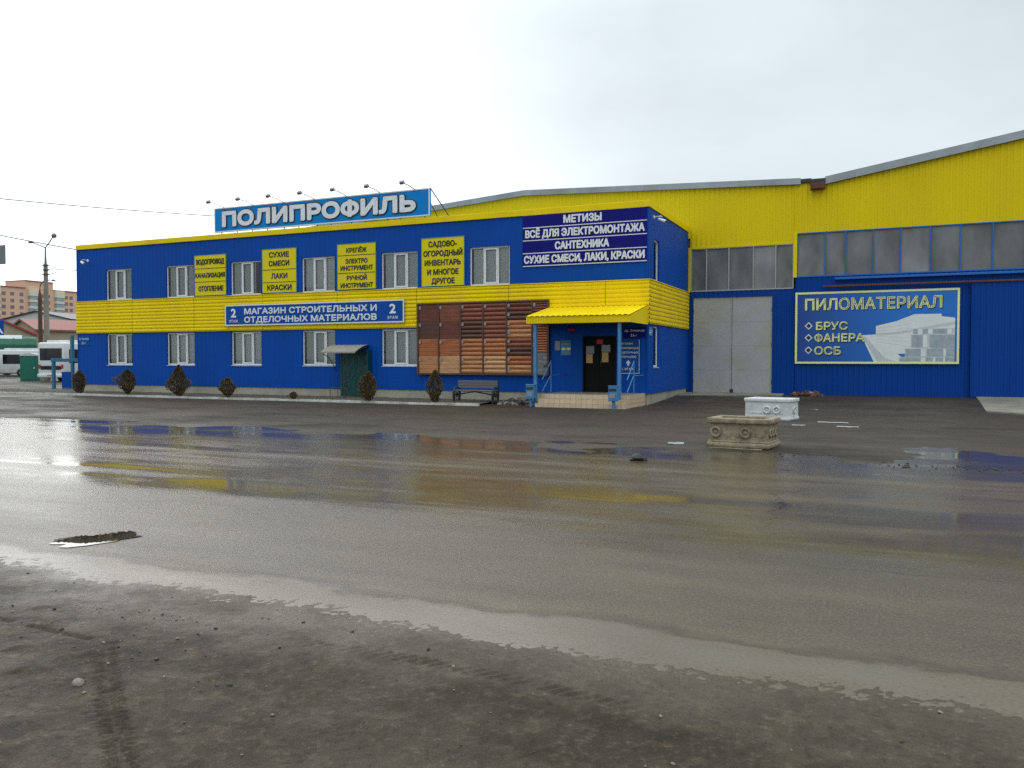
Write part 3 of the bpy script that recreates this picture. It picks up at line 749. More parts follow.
def window(name, parent, w, h, at, rz, divs=3, src=None):
    """white plastic window, mesh in local coordinates facing -Y; sub-parts pane, blind, sill"""
    if src:
        o = copy_tree(src, parent); o.location = Vector(at) - LOC[parent.name]; o.rotation_euler = (0, 0, rz); return o
    f = MB(); d0, d1 = .055, .115
    def bar(x0, x1, z0, z1, a=d0, c=d1): f.box(x0, x1, a, c, z0, z1, 'pvc', .006)
    bar(0, .055, .0, h); bar(w - .055, w, 0, h); bar(.0555, w - .0555, 0, .06); bar(.0555, w - .0555, h - .06, h)
    if divs == 3:
        for x in (.345, .70): bar(w * x - .025, w * x + .025, .0605, h - .0605, .06, .11)
        x0, x1 = w * .345 + .0255, w * .70 - .0255
        bar(x0, x0 + .06, .065, h - .065, .04, .10); bar(x1 - .06, x1, .065, h - .065, .04, .10)
        bar(x0 + .0605, x1 - .0605, .065, .125, .04, .10); bar(x0 + .0605, x1 - .0605, h - .125, h - .065, .04, .10)
        f.box(x1 - .04, x1 - .02, .015, .0395, h * .45, h * .45 + .12, 'pvc')
    # blue reveal
    f.box(-.012, .0, -.016, .12, -.012, h + .012, 'blue'); f.box(w, w + .012, -.016, .12, -.012, h + .012, 'blue'); f.box(0, w, -.016, .12, h, h + .012, 'blue')
    o = f.build('window', parent, local=True); o.location = Vector(at) - LOC[parent.name]; o.rotation_euler = (0, 0, rz); LOC[o.name] = Vector((0, 0, 0))
    p = MB(); p.add([(.03, .085, .03), (w - .03, .085, .03), (w - .03, .085, h - .03), (.03, .085, h - .03)], [(0, 1, 2, 3)], 'pane'); p.build('pane', o, local=True)
    bl = MB(); n = int(w / .085)
    for i in range(n):
        x = .03 + i * (w - .06) / n; st = (w - .06) / n * 1.06
        if random.random() < .04: continue
        bl.add([(x, .16, .03), (x + st, .185, .03), (x + st, .185, h - .03), (x, .16, h - .03)], [(0, 1, 2, 3)], 'blind')
    bl.box(.02, w - .02, .155, .2, h - .07, h - .02, 'blind')
    bl.build('blind', o, local=True)
    s = MB(); s.prism([(.11, .0), (-.035, -.02), (-.035, -.035), (.11, -.025)], 'X', -.008, w + .008, 'pvc'); s.build('sill', o, local=True)
    return o
w0 = None
for x in WIN_U:
    z = ZU; w0_ = window('window', shop, WW, WH, (x, YF, z), 0, 3, w0); w0 = w0 or w0_
for x in WIN_L: window('window', shop, WW, WH, (x, YF, ZL), 0, 3, w0)
s0 = None
for k_, o in enumerate([c for c in shop.children if c.name.startswith('window')]):
    if k_ in (2, 6):
        for ch in o.children:
            if ch.name.startswith('blind'): ch.scale.x = (.8, .9)[(2, 6).index(k_)]
s0 = None
for (a, c, p, q) in SIDE:
    t = window('window', shop, c - a, q - p, (XR, a, p), math.pi / 2, 1, s0); s0 = s0 or t
# entrance door
b = MB(); b.box(-10.2, -8.9, YF + .09, YF + .11, .45, 2.55, 'door'); b.box(-10.2, -10.13, YF - .015, YF + .089, .45, 2.55, 'door'); b.box(-8.97, -8.9, YF - .015, YF + .089, .45, 2.55, 'door')
b.box(-10.129, -8.971, YF - .015, YF + .089, 2.48, 2.55, 'door')
d = b.build('entrance_door', shop)
for a, c in ((-10.12, -9.555), (-9.545, -8.98)):
    l = MB(); l.box(a, c, YF + .04, YF + .085, .47, 2.47, 'door', .006); l.box(a + .09, c - .09, YF + .032, YF + .0395, .65, 1.3, 'door', .004); l.box(a + .09, c - .09, YF + .032, YF + .0395, 1.42, 2.3, 'door', .004)
    l.build('door_leaf', d)
h = MB(); h.tube([(-9.48, YF + .035, 1.42), (-9.48, YF - .03, 1.42), (-9.48, YF - .03, 1.6), (-9.48, YF + .035, 1.6)], .014, 'chrome'); h.build('handle', d)

# ---- porch: steps, canopy, posts, rails
porch = thing('porch', (-9.4, 27.2, 0), 'tiled porch steps under the yellow canopy at the shop entrance', 'porch')
b = MB()
for i, y in enumerate((26.72, 27.02, 27.32)):
    b.box(-11.02, -7.80, y, (27.02, 27.32, 29.375)[i] - .001, -.1, .155 * (i + 1), 'tile', .006)
b.build('steps', porch)
b = MB(); b.box(-10.3, -8.8, 28.9, 29.37, .4655, .475, 'concrete'); b.build('threshold', porch)
canopy = thing('canopy', (-9.6, 28.3, 2.9), 'sloping yellow sheet-metal canopy on two blue posts over the entrance', 'canopy')
b = MB(); x0, x1 = -11.50, -7.70
def canz(y): return 3.20 + (y - 27.08) * (3.63 - 3.20) / (29.3 - 27.08)
prof = []; u = x0
vs = []; us = []
k = 0
while u <= x1 + 1e-6:
    us.append((u, .018 if k % 4 in (0, 1) else 0)); u += .05; k += 1
for (u, d_) in us:
    for y in (27.04, 29.31): vs.append((u, y, canz(y) + d_))
b.add(vs, [(2 * i, 2 * i + 2, 2 * i + 3, 2 * i + 1) for i in range(len(us) - 1)], 'yellow')
b.build('roof_sheet', canopy)
b = MB(); b.box(x0, x1, 27.08, 27.105, 2.94, 3.185, 'yellow', .004)
for k in range(int((x1 - x0) / .1)): b.box(x0 + k * .1, x0 + k * .1 + .045, 27.068, 27.0795, 2.95, 3.18, 'yellow')
b.prism([(27.106, 2.94), (29.30, 2.94), (29.30, canz(29.3) - .012), (27.106, 3.19)], 'X', x1 - .02, x1, 'yellow')
b.prism([(27.106, 2.94), (29.30, 2.94), (29.30, canz(29.3) - .012), (27.106, 3.19)], 'X', x0, x0 + .02, 'yellow')
b.build('fascia', canopy)
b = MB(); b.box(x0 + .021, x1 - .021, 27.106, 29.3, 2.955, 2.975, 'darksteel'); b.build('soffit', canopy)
for x in (-11.2, -8.12):
    b = MB(); b.box(x - .055, x + .055, 27.14, 27.25, -.05 if x < -11.03 else .155, 2.953, 'lightblue', .008); b.build('post', canopy)
def rail(x, lab):
    r = thing('handrail', (x, 28, 0), lab, 'handrail', 'handrails beside the porch steps')
    b = MB(); b.tube([(x, 27.25, .55), (x, 28.05, 1.10), (x, 28.1, 1.12)], .02, 'lightblue'); b.tube([(x, 27.25, .98), (x, 28.1, 1.62), (x, 28.12, 1.63)], .022, 'lightblue')
    b.tube([(x, 28.1, 1.11), (x, 29.36, 1.11)], .018, 'lightblue'); b.build('rail', r)
    b = MB(); b.tube([(x, 28.1, .46), (x, 28.1, 1.64)], .022, 'lightblue'); b.build('post', r)
rail(-10.96, 'light blue pipe handrail beside the timber samples, left of the entrance')
rail(-7.87, 'light blue pipe handrail below the arrow sign, right of the entrance')
def bin_(x, y, lab):
    r = thing('litter_bin', (x, y, 0), lab, 'litter bin', 'small blue litter bins at the canopy posts')
    b = MB(); b.box(x - .15, x + .15, y - .12, y + .1, .30, .78, 'lightblue', .012); b.build('body', r)
    b = MB(); b.box(x - .13, x + .13, y - .127, y - .1215, .62, .72, 'darksteel'); b.build('opening', r)
    b = MB(); b.box(x - .11, x + .09, y - .127, y - .1215, .40, .55, 'paper'); b.build('sticker', r)
    b = MB(); b.box(x - .16, x + .16, y - .13, y + .11, .782, .81, 'lightblue', .008); b.build('lid', r)
    b = MB(); b.box(x - .05, x + .05, y - .04, y + .05, -.05, .299, 'lightblue', .006); b.build('foot', r)
bin_(-11.28, 26.98, 'small blue litter bin beside the left canopy post under the timber samples')
bin_(-8.14, 26.60, 'small blue litter bin before the right canopy post under the arrow sign')

# ------------------------------------------------------------------ signs
def panel(name, x0, x1, z0, z1, y, mat, frame, label, cat='sign', group=None, fw=.05, part='panel', th=.03):
    t = thing(name, ((x0 + x1) / 2, y, z0), label, cat, group)
    b = MB(); b.box(x0 + .002, x1 - .002, y + .006, y + th, z0 + .002, z1 - .002, mat); b.build(part, t)
    if frame:
        b = MB(); b.box(x0, x1, y - .008, y + .012, z0, z0 + fw, frame); b.box(x0, x1, y - .008, y + .012, z1 - fw, z1, frame)
        b.box(x0, x0 + fw, y - .0079, y + .0119, z0 + fw, z1 - fw, frame); b.box(x1 - fw, x1, y - .0079, y + .0119, z0 + fw, z1 - fw, frame); b.build('frame', t)
    return t
def ysign(x0, x1, z0, z1, rows, rules, label):
    y = YF - .055
    t = panel('shop_sign', x0, x1, z0, z1, y, 'signyellow', 'lightblue', label, 'sign', 'yellow goods signs between the upper windows', .022)
    b = MB(); H = z1 - z0; W = x1 - x0
    for (s, fx0, fx1, fz, fh) in rows: b.text(s, x0 + fx0 * W, x0 + fx1 * W, z1 - fz * H, fh * H, y - .002, 'ink', .045)
    b.build('lettering', t)
    if rules:
        b = MB()
        for fz in rules: b.box(x0 + .04, x1 - .04, y - .004, y + .005, z1 - fz * H - .012, z1 - fz * H + .012, 'ink')
        b.build('rule', t)
ysign(-29.22, -27.32, 4.62, 6.50, [('ВОДОПРОВОД', .06, .95, .235, .13), ('КАНАЛИЗАЦИЯ', .03, .97, .56, .12), ('ОТОПЛЕНИЕ', .13, .92, .89, .13)], [.335, .66],
      'yellow sign reading ВОДОПРОВОД КАНАЛИЗАЦИЯ ОТОПЛЕНИЕ on the blue wall')
ysign(-25.25, -23.35, 4.62, 6.57, [('СУХИЕ', .21, .79, .20, .125), ('СМЕСИ', .20, .80, .395, .125), ('ЛАКИ', .27, .74, .68, .125), ('КРАСКИ', .15, .86, .945, .13)], [.475, .76],
      'yellow sign reading СУХИЕ СМЕСИ ЛАКИ КРАСКИ on the blue wall')
ysign(-21.21, -19.26, 4.63, 6.57, [('КРЕПЁЖ', .24, .77, .20, .105), ('ЭЛЕКТРО', .22, .79, .435, .105), ('ИНСТРУМЕНТ', .09, .93, .585, .105), ('РУЧНОЙ', .25, .77, .80, .105), ('ИНСТРУМЕНТ', .09, .93, .96, .105)], [.255, .64],
      'yellow sign reading КРЕПЁЖ ЭЛЕКТРО ИНСТРУМЕНТ РУЧНОЙ ИНСТРУМЕНТ on the blue wall')
ysign(-17.09, -15.13, 4.62, 6.58, [('САДОВО-', .17, .83, .195, .12), ('ОГОРОДНЫЙ', .05, .96, .385, .12), ('ИНВЕНТАРЬ', .08, .92, .575, .12), ('И МНОГОЕ', .14, .87, .765, .12), ('ДРУГОЕ', .24, .78, .95, .12)], None,
      'yellow sign reading САДОВО-ОГОРОДНЫЙ ИНВЕНТАРЬ И МНОГОЕ ДРУГОЕ on the blue wall')
# long blue sign on the yellow band
x0, x1, z0, z1, y = -27.31, -17.85, 3.20, 4.14, YF - .15
t = panel('shop_sign', x0, x1, z0, z1, y, 'signblue', 'pvc', 'long blue sign on the yellow band reading МАГАЗИН СТРОИТЕЛЬНЫХ И ОТДЕЛОЧНЫХ МАТЕРИАЛОВ', 'sign', None, .055)
b = MB(); W = x1 - x0; H = z1 - z0; yy = y - .001
b.text('МАГАЗИН СТРОИТЕЛЬНЫХ И', x0 + .118 * W, x0 + .862 * W, z0 + .535 * H, .29 * H, yy, 'lettergrey', .045)
b.text('ОТДЕЛОЧНЫХ МАТЕРИАЛОВ', x0 + .118 * W, x0 + .862 * W, z0 + .135 * H, .29 * H, yy, 'lettergrey', .045)
for fx in (.052, .942):
    b.text('2', x0 + (fx - .016) * W, x0 + (fx + .016) * W, z0 + .40 * H, .44 * H, yy, 'lettergrey', .04)
    b.text('ЭТАЖ', x0 + (fx - .028) * W, x0 + (fx + .028) * W, z0 + .16 * H, .13 * H, yy, 'lettergrey', .02)
b.build('lettering', t)
# indigo four-line banner
x0, x1, z0, z1, y = -12.61, -7.76, 5.24, 7.18, YF - .06
t = panel('banner_sign', x0, x1, z0, z1, y, 'bannerblue', None, 'indigo banner reading МЕТИЗЫ and three more goods lines beside the roof corner', 'sign')
H = z1 - z0; W = x1 - x0
b = MB()
for f in (0.0, .25, .5, .75, 1.0): b.box(x0, x1, y + .001, y + .0055, z1 - f * H - .016, z1 - f * H + .016, 'pvc')
b.build('rule', t)
b = MB()
for s, a, c, k in (('МЕТИЗЫ', .34, .65, 0), ('ВСЁ ДЛЯ ЭЛЕКТРОМОНТАЖА', .02, .985, 1), ('САНТЕХНИКА', .27, .71, 2), ('СУХИЕ СМЕСИ, ЛАКИ, КРАСКИ', .01, .985, 3)):
    b.text(s, x0 + a * W, x0 + c * W, z1 - (k + .80) * H / 4, .155 * H, y + .003, 'lettergrey', .05)
b.build('lettering', t)
# roof sign with floodlights
x0, x1, z0, z1, y = -27.97, -16.69, 7.47, 8.58, YF - .06
t = panel('roof_sign', x0, x1, z0, z1, y, 'cyan', 'pvc', 'large cyan roof sign reading ПОЛИПРОФИЛЬ with small floodlights along its top', 'sign', None, .05, th=.12)
W = x1 - x0; H = z1 - z0
b = MB(); b.text('ПОЛИПРОФИЛЬ', x0 + .042 * W, x0 + .945 * W, z0 + .19 * H, .645 * H, y - .03, 'lettergrey', .075, 0); b.build('lettering', t)
b = MB(); b.text('ПОЛИПРОФИЛЬ', x0 + .042 * W, x0 + .945 * W, z0 + .19 * H, .645 * H, y + .001, 'letterdark', .075, 0, .055); b.build('letter_outline', t)
for k in range(7):
    b = MB(); x = x0 + .3 + k * (W - .6) / 6; b.tube([(x, y + .12, z1 - .1), (x, y + 1.6, 7.3)], .02, 'darksteel', 6); b.tube([(x, y + .15, z1 - .05), (x, y + .15, 7.3)], .025, 'darksteel', 6); b.build('support', t)
b = MB(); b.tube([(x1, y + .06, z1), (x1 + .15, y + 1.9, 7.35)], .022, 'darksteel', 6)
b.build('support', t)
lamp0 = None
for k in range(7):
    x = x0 + .62 + k * (W - 1.30) / 6
    if lamp0 is None:
        b = MB(); hx = Matrix.Translation((x, y - 1.02, z1 + .06)) @ Matrix.Rotation(R(35), 4, 'X')
        b.box(-.09, .09, -.05, .05, -.06, .06, 'chrome', .015, hx); b.box(-.10, .10, .05, .07, -.07, .07, 'greysign', .008, hx)
        lamp0 = b.build('floodlight', t); a = MB(); a.tube([(x, y + .02, z1 - .02), (x, y - .45, z1 + .06), (x, y - .95, z1 + .08)], .016, 'darksteel', 6); a.build('arm', lamp0); lx = x
    else:
        o = copy_tree(lamp0, t); o.location.x += x - lx

# ------------------------------------------------------------------ timber sample board
x0, x1, z0, z1, y = -17.25, -11.50, 1.07, 3.94, YF - .13
board = thing('sample_board', ((x0 + x1) / 2, y, z0), 'brown board of stained timber cladding samples left of the entrance', 'display board')
b = MB(); b.box(x0, x1, y + .03, y + .05, z0, z1, 'boardframe'); b.build('backing', board)
cols = [x0 + .05, -16.25, -15.26, -14.27, -13.26, -12.19, x1 - .05]
b = MB(); b.box(x0, x1, y - .04, y + .0295, z1 - .05, z1, 'boardframe', .005); b.box(x0, x1, y - .04, y + .0295, z0, z0 + .05, 'boardframe', .005)
for i, c in enumerate(cols): b.box(c - .05 if i == 0 else c - .03, c + .03 if i < 6 else c + .05, y - .038, y + .0294, z0 + .0505, z1 - .0505, 'boardframe', .004)
b.build('frame', board)
scheme = [['dred', 'dbrown', 'orange', 'tan'], ['rbrown', 'dred', 'orange', 'light'], ['rbrown', 'dbrown', 'otan', 'tan'], ['rbrown', 'rbrown', 'otan', 'light'],
          ['dred', 'dbrown', 'otan', 'tan', 'rbrown', 'dbrown', 'orange', 'tan'], ['rbrown', 'dred', 'rbrown', 'orange', 'otan']]
for ci, sch in enumerate(scheme):
    a, c = cols[ci] + .032, cols[ci + 1] - .032; top = z1 - .055; bot = z0 + .055
    if ci == 5: bot = 1.95
    hgt = (top - bot) / len(sch)
    for gi, kd in enumerate(sch):
        gt = top - gi * hgt; b = MB(); n = 4 if ci < 4 else 2
        if ci == 5: n = 4
        ph = hgt / n
        for k in range(n):
            zt = gt - k * ph; pr = []
            if ci in (0, 1):   # flat tongue-and-groove
                pr = [(y + .029, zt - ph + .004), (y + .004, zt - ph + .006), (y, zt - ph + .014), (y, zt - .008), (y + .004, zt - .001), (y + .029, zt)]
            else:              # half-round log siding
                pr = [(y + .022 - .040 * math.sin(math.pi * (i / 8)) ** .7, zt - ph + .003 + (ph - .004) * i / 8) for i in range(9)]
            b.prism(pr, 'X', a + random.uniform(0, .012), c - random.uniform(0, .012), 'pl_' + kd)
        o = b.build('timber_sample', board)
        tg = MB(); tg.box(a + .02, a + .11, y - .034, y - .0305, gt - .19, gt - .06, 'paper'); tg.build('price_tag', o)
# grey leaflet rack panel at the foot of the narrow column
b = MB(); a, c = cols[5] + .032, cols[6] - .032
b.box(a, c, y - .01, y + .029, z0 + .055, 1.94, M['gate'].copy() if False else 'greysign'); o = b.build('leaflet_panel', board)
b = MB()
for i in range(3):
    for j in range(5):
        px, pz = a + .06 + i * .19, 1.80 - j * .16
        b.box(px, px + .13, y - .016, y - .0105, pz - .10 + random.uniform(-.02, .02), pz + random.uniform(-.02, .03), random.choice(['paper', 'darksteel', 'pebble', 'paper']))
b.build('leaflet', o)

# ------------------------------------------------------------------ things on the entrance wall
def sheet(name, x0, x1, z0, z1, y, mat, label, cat, group=None):
    b = MB(); b.box(x0, x1, y - .004, y, z0, z1, mat); return tag(b.build(name), label, cat, group)
yw = YF - .014
sheet('paper_notice', -11.30, -11.09, 2.03, 2.38, yw, 'paper', 'white paper notice on blue wall beside the teal hours plaque', 'notice')
t = thing('hours_plaque', (-10.86, yw, 1.84), 'teal opening-hours plaque on the blue wall left of the door', 'plaque')
b = MB(); b.box(-11.06, -10.66, yw - .012, yw - .001, 1.84, 2.40, 'teal'); b.build('panel', t)
b = MB()
for z, a, c, m in ((2.34, -11.04, -10.68, 'kiosk'), (2.26, -11.02, -10.70, 'paper')): b.box(a, c, yw - .016, yw - .0125, z - .02, z + .02, m)
for a in (-11.03, -10.83): b.box(a, a + .15, yw - .016, yw - .0125, 2.04, 2.12, 'palegreen')
for k in range(3): b.box(-11.03, -10.72, yw - .016, yw - .0125, 1.87 + k * .05, 1.892 + k * .05, 'paper')
b.build('print', t)
yd = YF + .031
sheet('door_notice', -10.08, -9.76, 1.90, 2.18, yd - .002, 'paper', 'white paper on left door leaf above the tan paper', 'notice')
sheet('door_notice', -10.07, -9.82, 1.55, 1.885, yd - .002, 'paper_tan', 'tan paper below the white one on left door leaf', 'notice')
sheet('door_notice', -9.47, -9.14, 1.96, 2.22, yd - .002, 'paper', 'white paper on right door leaf above the tan paper', 'notice')
sheet('door_notice', -9.46, -9.21, 1.58, 1.945, yd - .002, 'paper_tan', 'tan paper below the white one on right door leaf', 'notice')
sheet('door_sticker', -9.66, -9.42, 2.26, 2.42, yd - .002, 'red', 'red sticker at the top of the dark entrance door', 'sticker')
b = MB(); b.ball((-10.62, yw - .06, 2.80), .15, .06, .05, 'red'); b.box(-10.75, -10.5, yw - .05, yw, 2.78, 2.86, 'red', .01); b.box(-10.66, -10.58, yw - .06, yw - .01, 2.66, 2.74, 'darksteel', .01)
tag(b.build('alarm_beacon'), 'red alarm beacon on the blue wall under the canopy', 'alarm')
t = thing('arrow_sign', (-8.4, yw, 1.15), 'blue entrance sign with white shop text and an upward arrow by the door', 'sign')
b = MB(); b.box(-8.86, -8.02, yw - .012, yw - .001, 1.15, 2.42, 'signblue'); b.build('panel', t)
b = MB(); yy = yw - .014
for s, a, c, z in (('МАГАЗИН', -8.80, -8.28, 2.22), ('СТРОИТЕЛЬНЫХ И', -8.82, -8.07, 2.06), ('ОТДЕЛОЧНЫХ', -8.82, -8.06, 1.90), ('МАТЕРИАЛОВ', -8.80, -8.14, 1.74)): b.text(s, a, c, z, .075, yy, 'palegreen' if z > 2 else 'lettergrey', .03)
b.text('2 ЭТАЖ', -8.68, -8.22, 1.30, .08, yy, 'lettergrey', .03)
b.add([(-8.48, yy, 1.46), (-8.40, yy, 1.46), (-8.40, yy, 1.55), (-8.34, yy, 1.55), (-8.44, yy, 1.66), (-8.54, yy, 1.55), (-8.48, yy, 1.55)], [(0, 1, 2, 3, 4, 5, 6)], 'lettergrey'); b.build('lettering', t)
b = MB(); b.box(-8.04, -8.025, yw - .0145, yw - .0125, 1.17, 2.40, 'lettergrey'); b.box(-8.84, -8.041, yw - .0145, yw - .0125, 1.17, 1.185, 'lettergrey'); b.build('frame', t)
t = thing('address_plate', (-8.2, yw, 2.52), 'dark address plate above the arrow sign at the entrance', 'sign')
b = MB(); b.box(-8.62, -7.80, yw - .012, yw - .001, 2.46, 2.84, 'bannerblue'); b.build('panel', t)
b = MB(); b.text('пр. Химиков', -8.58, -7.84, 2.69, .09, yw - .014, 'lettergrey', .03); b.text('22-г', -8.36, -8.10, 2.52, .09, yw - .014, 'lettergrey', .02); b.build('lettering', t)
t = thing('address_plate', (-36.6, yw, 2.40), 'pale blue lettered address plate at the far left corner of the shop', 'sign')
b = MB(); b.box(-36.99, -36.21, yw - .012, yw - .001, 2.38, 2.84, 'signblue'); b.build('panel', t)
M['paleblue'] = pm('pale_blue_print', (.35, .55, .75), .5)
b = MB(); b.text('пр. Химиков', -36.96, -36.25, 2.66, .12, yw - .014, 'paleblue', .04); b.text('22-г', -36.78, -36.45, 2.44, .13, yw - .014, 'paleblue', .03); b.build('lettering', t)
t = thing('corner_plate', (-7.7, 29.65, 2.6), 'small blue and white house plate on the end wall corner by the canopy', 'sign')
b = MB(); xx = XR + .0135; b.box(xx, xx + .01, 29.50, 29.95, 2.55, 2.86, 'lightblue'); b.build('panel', t)
b = MB(); b.text('22-г', 29.55, 29.90, 2.64, .13, xx + .012, 'lettergrey', .04, face='+X'); b.build('lettering', t)
def camera_(p, d, label):
    t = thing('security_camera', p, label, 'camera', 'security cameras on the shop walls')
    p = Vector(p); d = Vector(d); b = MB(); b.tube([p, p + Vector((d.x * .9, d.y * .9, .08)) * .28, p + d * .32], .022, 'pvc', 6); b.disc(p + d * .012, d, .07, .03, 'pvc'); b.build('bracket', t)
    b = MB(); q = p + d * .30; b.tube([q + Vector((0, 0, -.08)) - Vector((.12, -.02, 0)), q + Vector((0, 0, -.16)) + Vector((.16, -.06, -.04))], .06, 'pvc', 12); b.build('body', t)
    b = MB(); e = q + Vector((.161, -.061, -.2)); b.tube([e, e + Vector((.012, -.004, -.002))], .045, 'darksteel', 12); b.build('lens', t)
camera_((-36.25, YF - .012, 6.60), (0, -1, 0), 'white security camera high on the far left of the shop front')
camera_((XR + .012, 30.1, 6.9), (1, 0, 0), 'white security camera on the shop end wall above the narrow window')

# ------------------------------------------------------------------ the hall with the grey gate
YH = 36.1
def roofA(x):
    pts = [(-28, 8.64), (-20.4, 9.20), (-15.4, 9.56), (-3.05, 9.04), (-2.6, 9.02)]
    return float(np.interp(x, [p[0] for p in pts], [p[1] for p in pts]))
hallA = thing('warehouse_hall', (-15, YH, 0), 'low-gabled yellow and blue hall with the grey double gate behind the shop', 'building')
XA = -3.30
b = MB(); gate_hole = [(-7.47, -4.19, .0, 4.33)]
for (a, c, p, q) in split_holes(-7.72, XA, .05, 4.60, gate_hole): b.ribs_v('-Y', YH, a, c, p, q, 'blue_dark', .2, .02)
b.build('lower_wall', hallA)
b = MB(); 
b.ribs_v('-Y', YH, -28, -7.62, 6.9, lambda x: roofA(x) - .06, 'yellow_old', .21, .022)
b.ribs_v('-Y', YH, -7.62, XA, 6.47, lambda x: roofA(x) - .06, 'yellow_old', .21, .022)
b.box(-7.70, -7.60, YH - .04, YH + .05, 4.59, 6.47, 'yellow_old'); b.box(-7.7, XA, YH - .045, YH - .0225, 6.44, 6.50, 'yellow_old')
b.build('upper_wall', hallA)
b = MB(); b.prism([(-28, 0), (-3.35, 0), (-3.35, 8.9), (-15.4, 9.45), (-28, 8.55)], 'Y', YH + .12, 86, 'greysign'); b.build('shell', hallA)
b = MB(); pts = [-28, -24, -20.4, -17.8, -15.4, -12, -8, -5.5, -3.11]
for a, c in zip(pts, pts[1:]):
    b.prism([(a, roofA(a) - .21), (c, roofA(c) - .21), (c, roofA(c) + .04), (a, roofA(a) + .04)], 'Y', YH - .16, YH + .3 if a < -27 else YH + .3, 'roofmetal')
b.build('roof_edge', hallA)
b = MB(); vs = [(x, y_, roofA(x) + .045) for x in pts for y_ in (YH + .3, 86)]
b.add(vs, [(2 * i, 2 * i + 2, 2 * i + 3, 2 * i + 1) for i in range(len(pts) - 1)], 'roofmetal'); b.build('roof', hallA)
def glass_band(parent, cuts, z0, z1, y, mull, tops=None):
    b = MB(); b.box(cuts[0], cuts[-1], y + .085, y + .1, z0, z1, 'room'); b.build('window_backing', parent)
    for a, c in zip(cuts, cuts[1:]):
        tx, tz = random.uniform(-.012, .012), random.uniform(-.014, .014)
        b = MB(); n = 5; vs = []
        for j in range(n):
            for i in range(n):
                u, v = i / (n - 1), j / (n - 1)
                vs.append((a + u * (c - a), y + .03 + tx * (u - .5) * 2 + tz * (v - .5) * 2 + random.uniform(-.004, .004), z0 + v * (z1 - z0)))
        b.add(vs, [(j * n + i, j * n + i + 1, (j + 1) * n + i + 1, (j + 1) * n + i) for j in range(n - 1) for i in range(n - 1)], 'bandglass', True)
        b.build('window_pane', parent)
    for x in cuts:
        b = MB(); b.box(x - .022, x + .022, y - .03, y + .02, z0, z1, mull); b.build('mullion', parent)
    b = MB(); b.box(cuts[0], cuts[-1], y - .031, y + .021, z0 - .02, z0 + .03, mull); b.box(cuts[0], cuts[-1], y - .031, y + .021, z1 - .03, z1 + .015, mull); b.build('window_frame', parent)
glass_band(hallA, [-7.58, -6.92, -5.98, -4.97, -4.07, -3.38], 4.62, 6.44, YH, 'gate')
# gate
gt = MB(); gt.box(-7.53, -7.47, YH - .05, YH + .06, .15, 4.40, 'blue_dark'); gt.box(-4.19, -4.13, YH - .05, YH + .06, .15, 4.40, 'blue_dark'); gt.box(-7.469, -4.191, YH - .05, YH + .06, 4.33, 4.40, 'blue_dark')
g = gt.build('gate', hallA)
for a, c in ((-7.465, -5.842), (-5.822, -4.195)):
    l = MB(); l.box(a, c, YH - .01, YH + .05, .22, 4.325, 'gate', .006)
    for (p, q, r_, s_) in ((a + .001, a + .05, .221, 4.32), (c - .05, c - .001, .221, 4.32)): l.box(p, q, YH - .022, YH - .011, r_, s_, 'gate', .003)
    for k in range(1, 4): l.box(a + .051, c - .051, YH - .014, YH - .0105, .22 + k * 1.02, .226 + k * 1.02, 'gate')
    lf = l.build('gate_leaf', g)
for x, sx in ((-7.47, -1), (-4.19, 1)):
    for z in (.75, 2.3, 3.75):
        h = MB(); h.tube([(x, YH - .035, z - .08), (x, YH - .035, z + .08)], .025, 'darksteel', 8); h.build('hinge', g)
h = MB(); h.box(-5.90, -5.76, YH - .06, YH - .025, .24, .42, 'darksteel', .01); h.build('bolt', g)

# ------------------------------------------------------------------ the hall with the timber billboard
def roofB(x): return 8.98 + (x + 2.2) * .160 if x < 12 else 8.98 + 14.2 * .160 - (x - 12) * .160
hallB = thing('warehouse_hall', (8, YH, 0), 'taller yellow and blue hall carrying the timber billboard, gate valley on its left', 'building')
XB0, XB1 = -3.28, 26
b = MB(); b.ribs_v('-Y', YH - .03, XB0, XB1, .05, 5.05, 'blue_dark', .2, .02); b.build('lower_wall', hallB)
b = MB(); b.ribs_v('-Y', YH - .03, XB0 - .05, -2.18, 6.86, 8.9, 'yellow_old', .21, .022); b.ribs_v('-Y', YH - .03, -2.18, XB1, 6.86, lambda x: roofB(x) - .06, 'yellow_old', .21, .022); b.build('upper_wall', hallB)
b = MB(); b.box(-3.37, -3.23, YH - .09, YH + .02, 5.05, 6.86, 'yellow'); b.build('corner_trim', hallB)
b = MB(); b.prism([(-3.2, 0), (XB1, 0), (XB1, roofB(XB1) - .1), (12, roofB(12) - .1), (-2.4, 8.85), (-3.2, 8.85)], 'Y', YH + .12, 86, 'greysign'); b.build('shell', hallB)
b = MB(); 
for a, c in ((-2.18, 1.2), (1.2, 4.7), (4.7, 8), (8, 12), (12, 16), (16, 21), (21, XB1)):
    b.prism([(a, roofB(a) - .23), (c, roofB(c) - .23), (c, roofB(c) + .07), (a, roofB(a) + .07)], 'Y', YH - .2, YH + .3, 'roofmetal')
b.build('roof_edge', hallB)
b = MB(); pts = [-2.18, 12, XB1]; vs = [(x, y_, roofB(x) + .072) for x in pts for y_ in (YH + .3, 86)]
b.add(vs, [(2 * i, 2 * i + 2, 2 * i + 3, 2 * i + 1) for i in range(2)], 'roofmetal'); b.build('roof', hallB)
b = MB(); b.box(-3.10, -2.70, YH - .12, YH + .25, 8.88, 9.05, 'darksteel', .01); b.box(-2.74, -2.16, YH - .3, YH - .05, 8.80, 8.98, 'darksteel', .01); b.box(-2.73, -2.17, YH - .36, YH - .06, 8.56, 8.795, 'rust', .02)
b.build('valley_gutter', hallB)
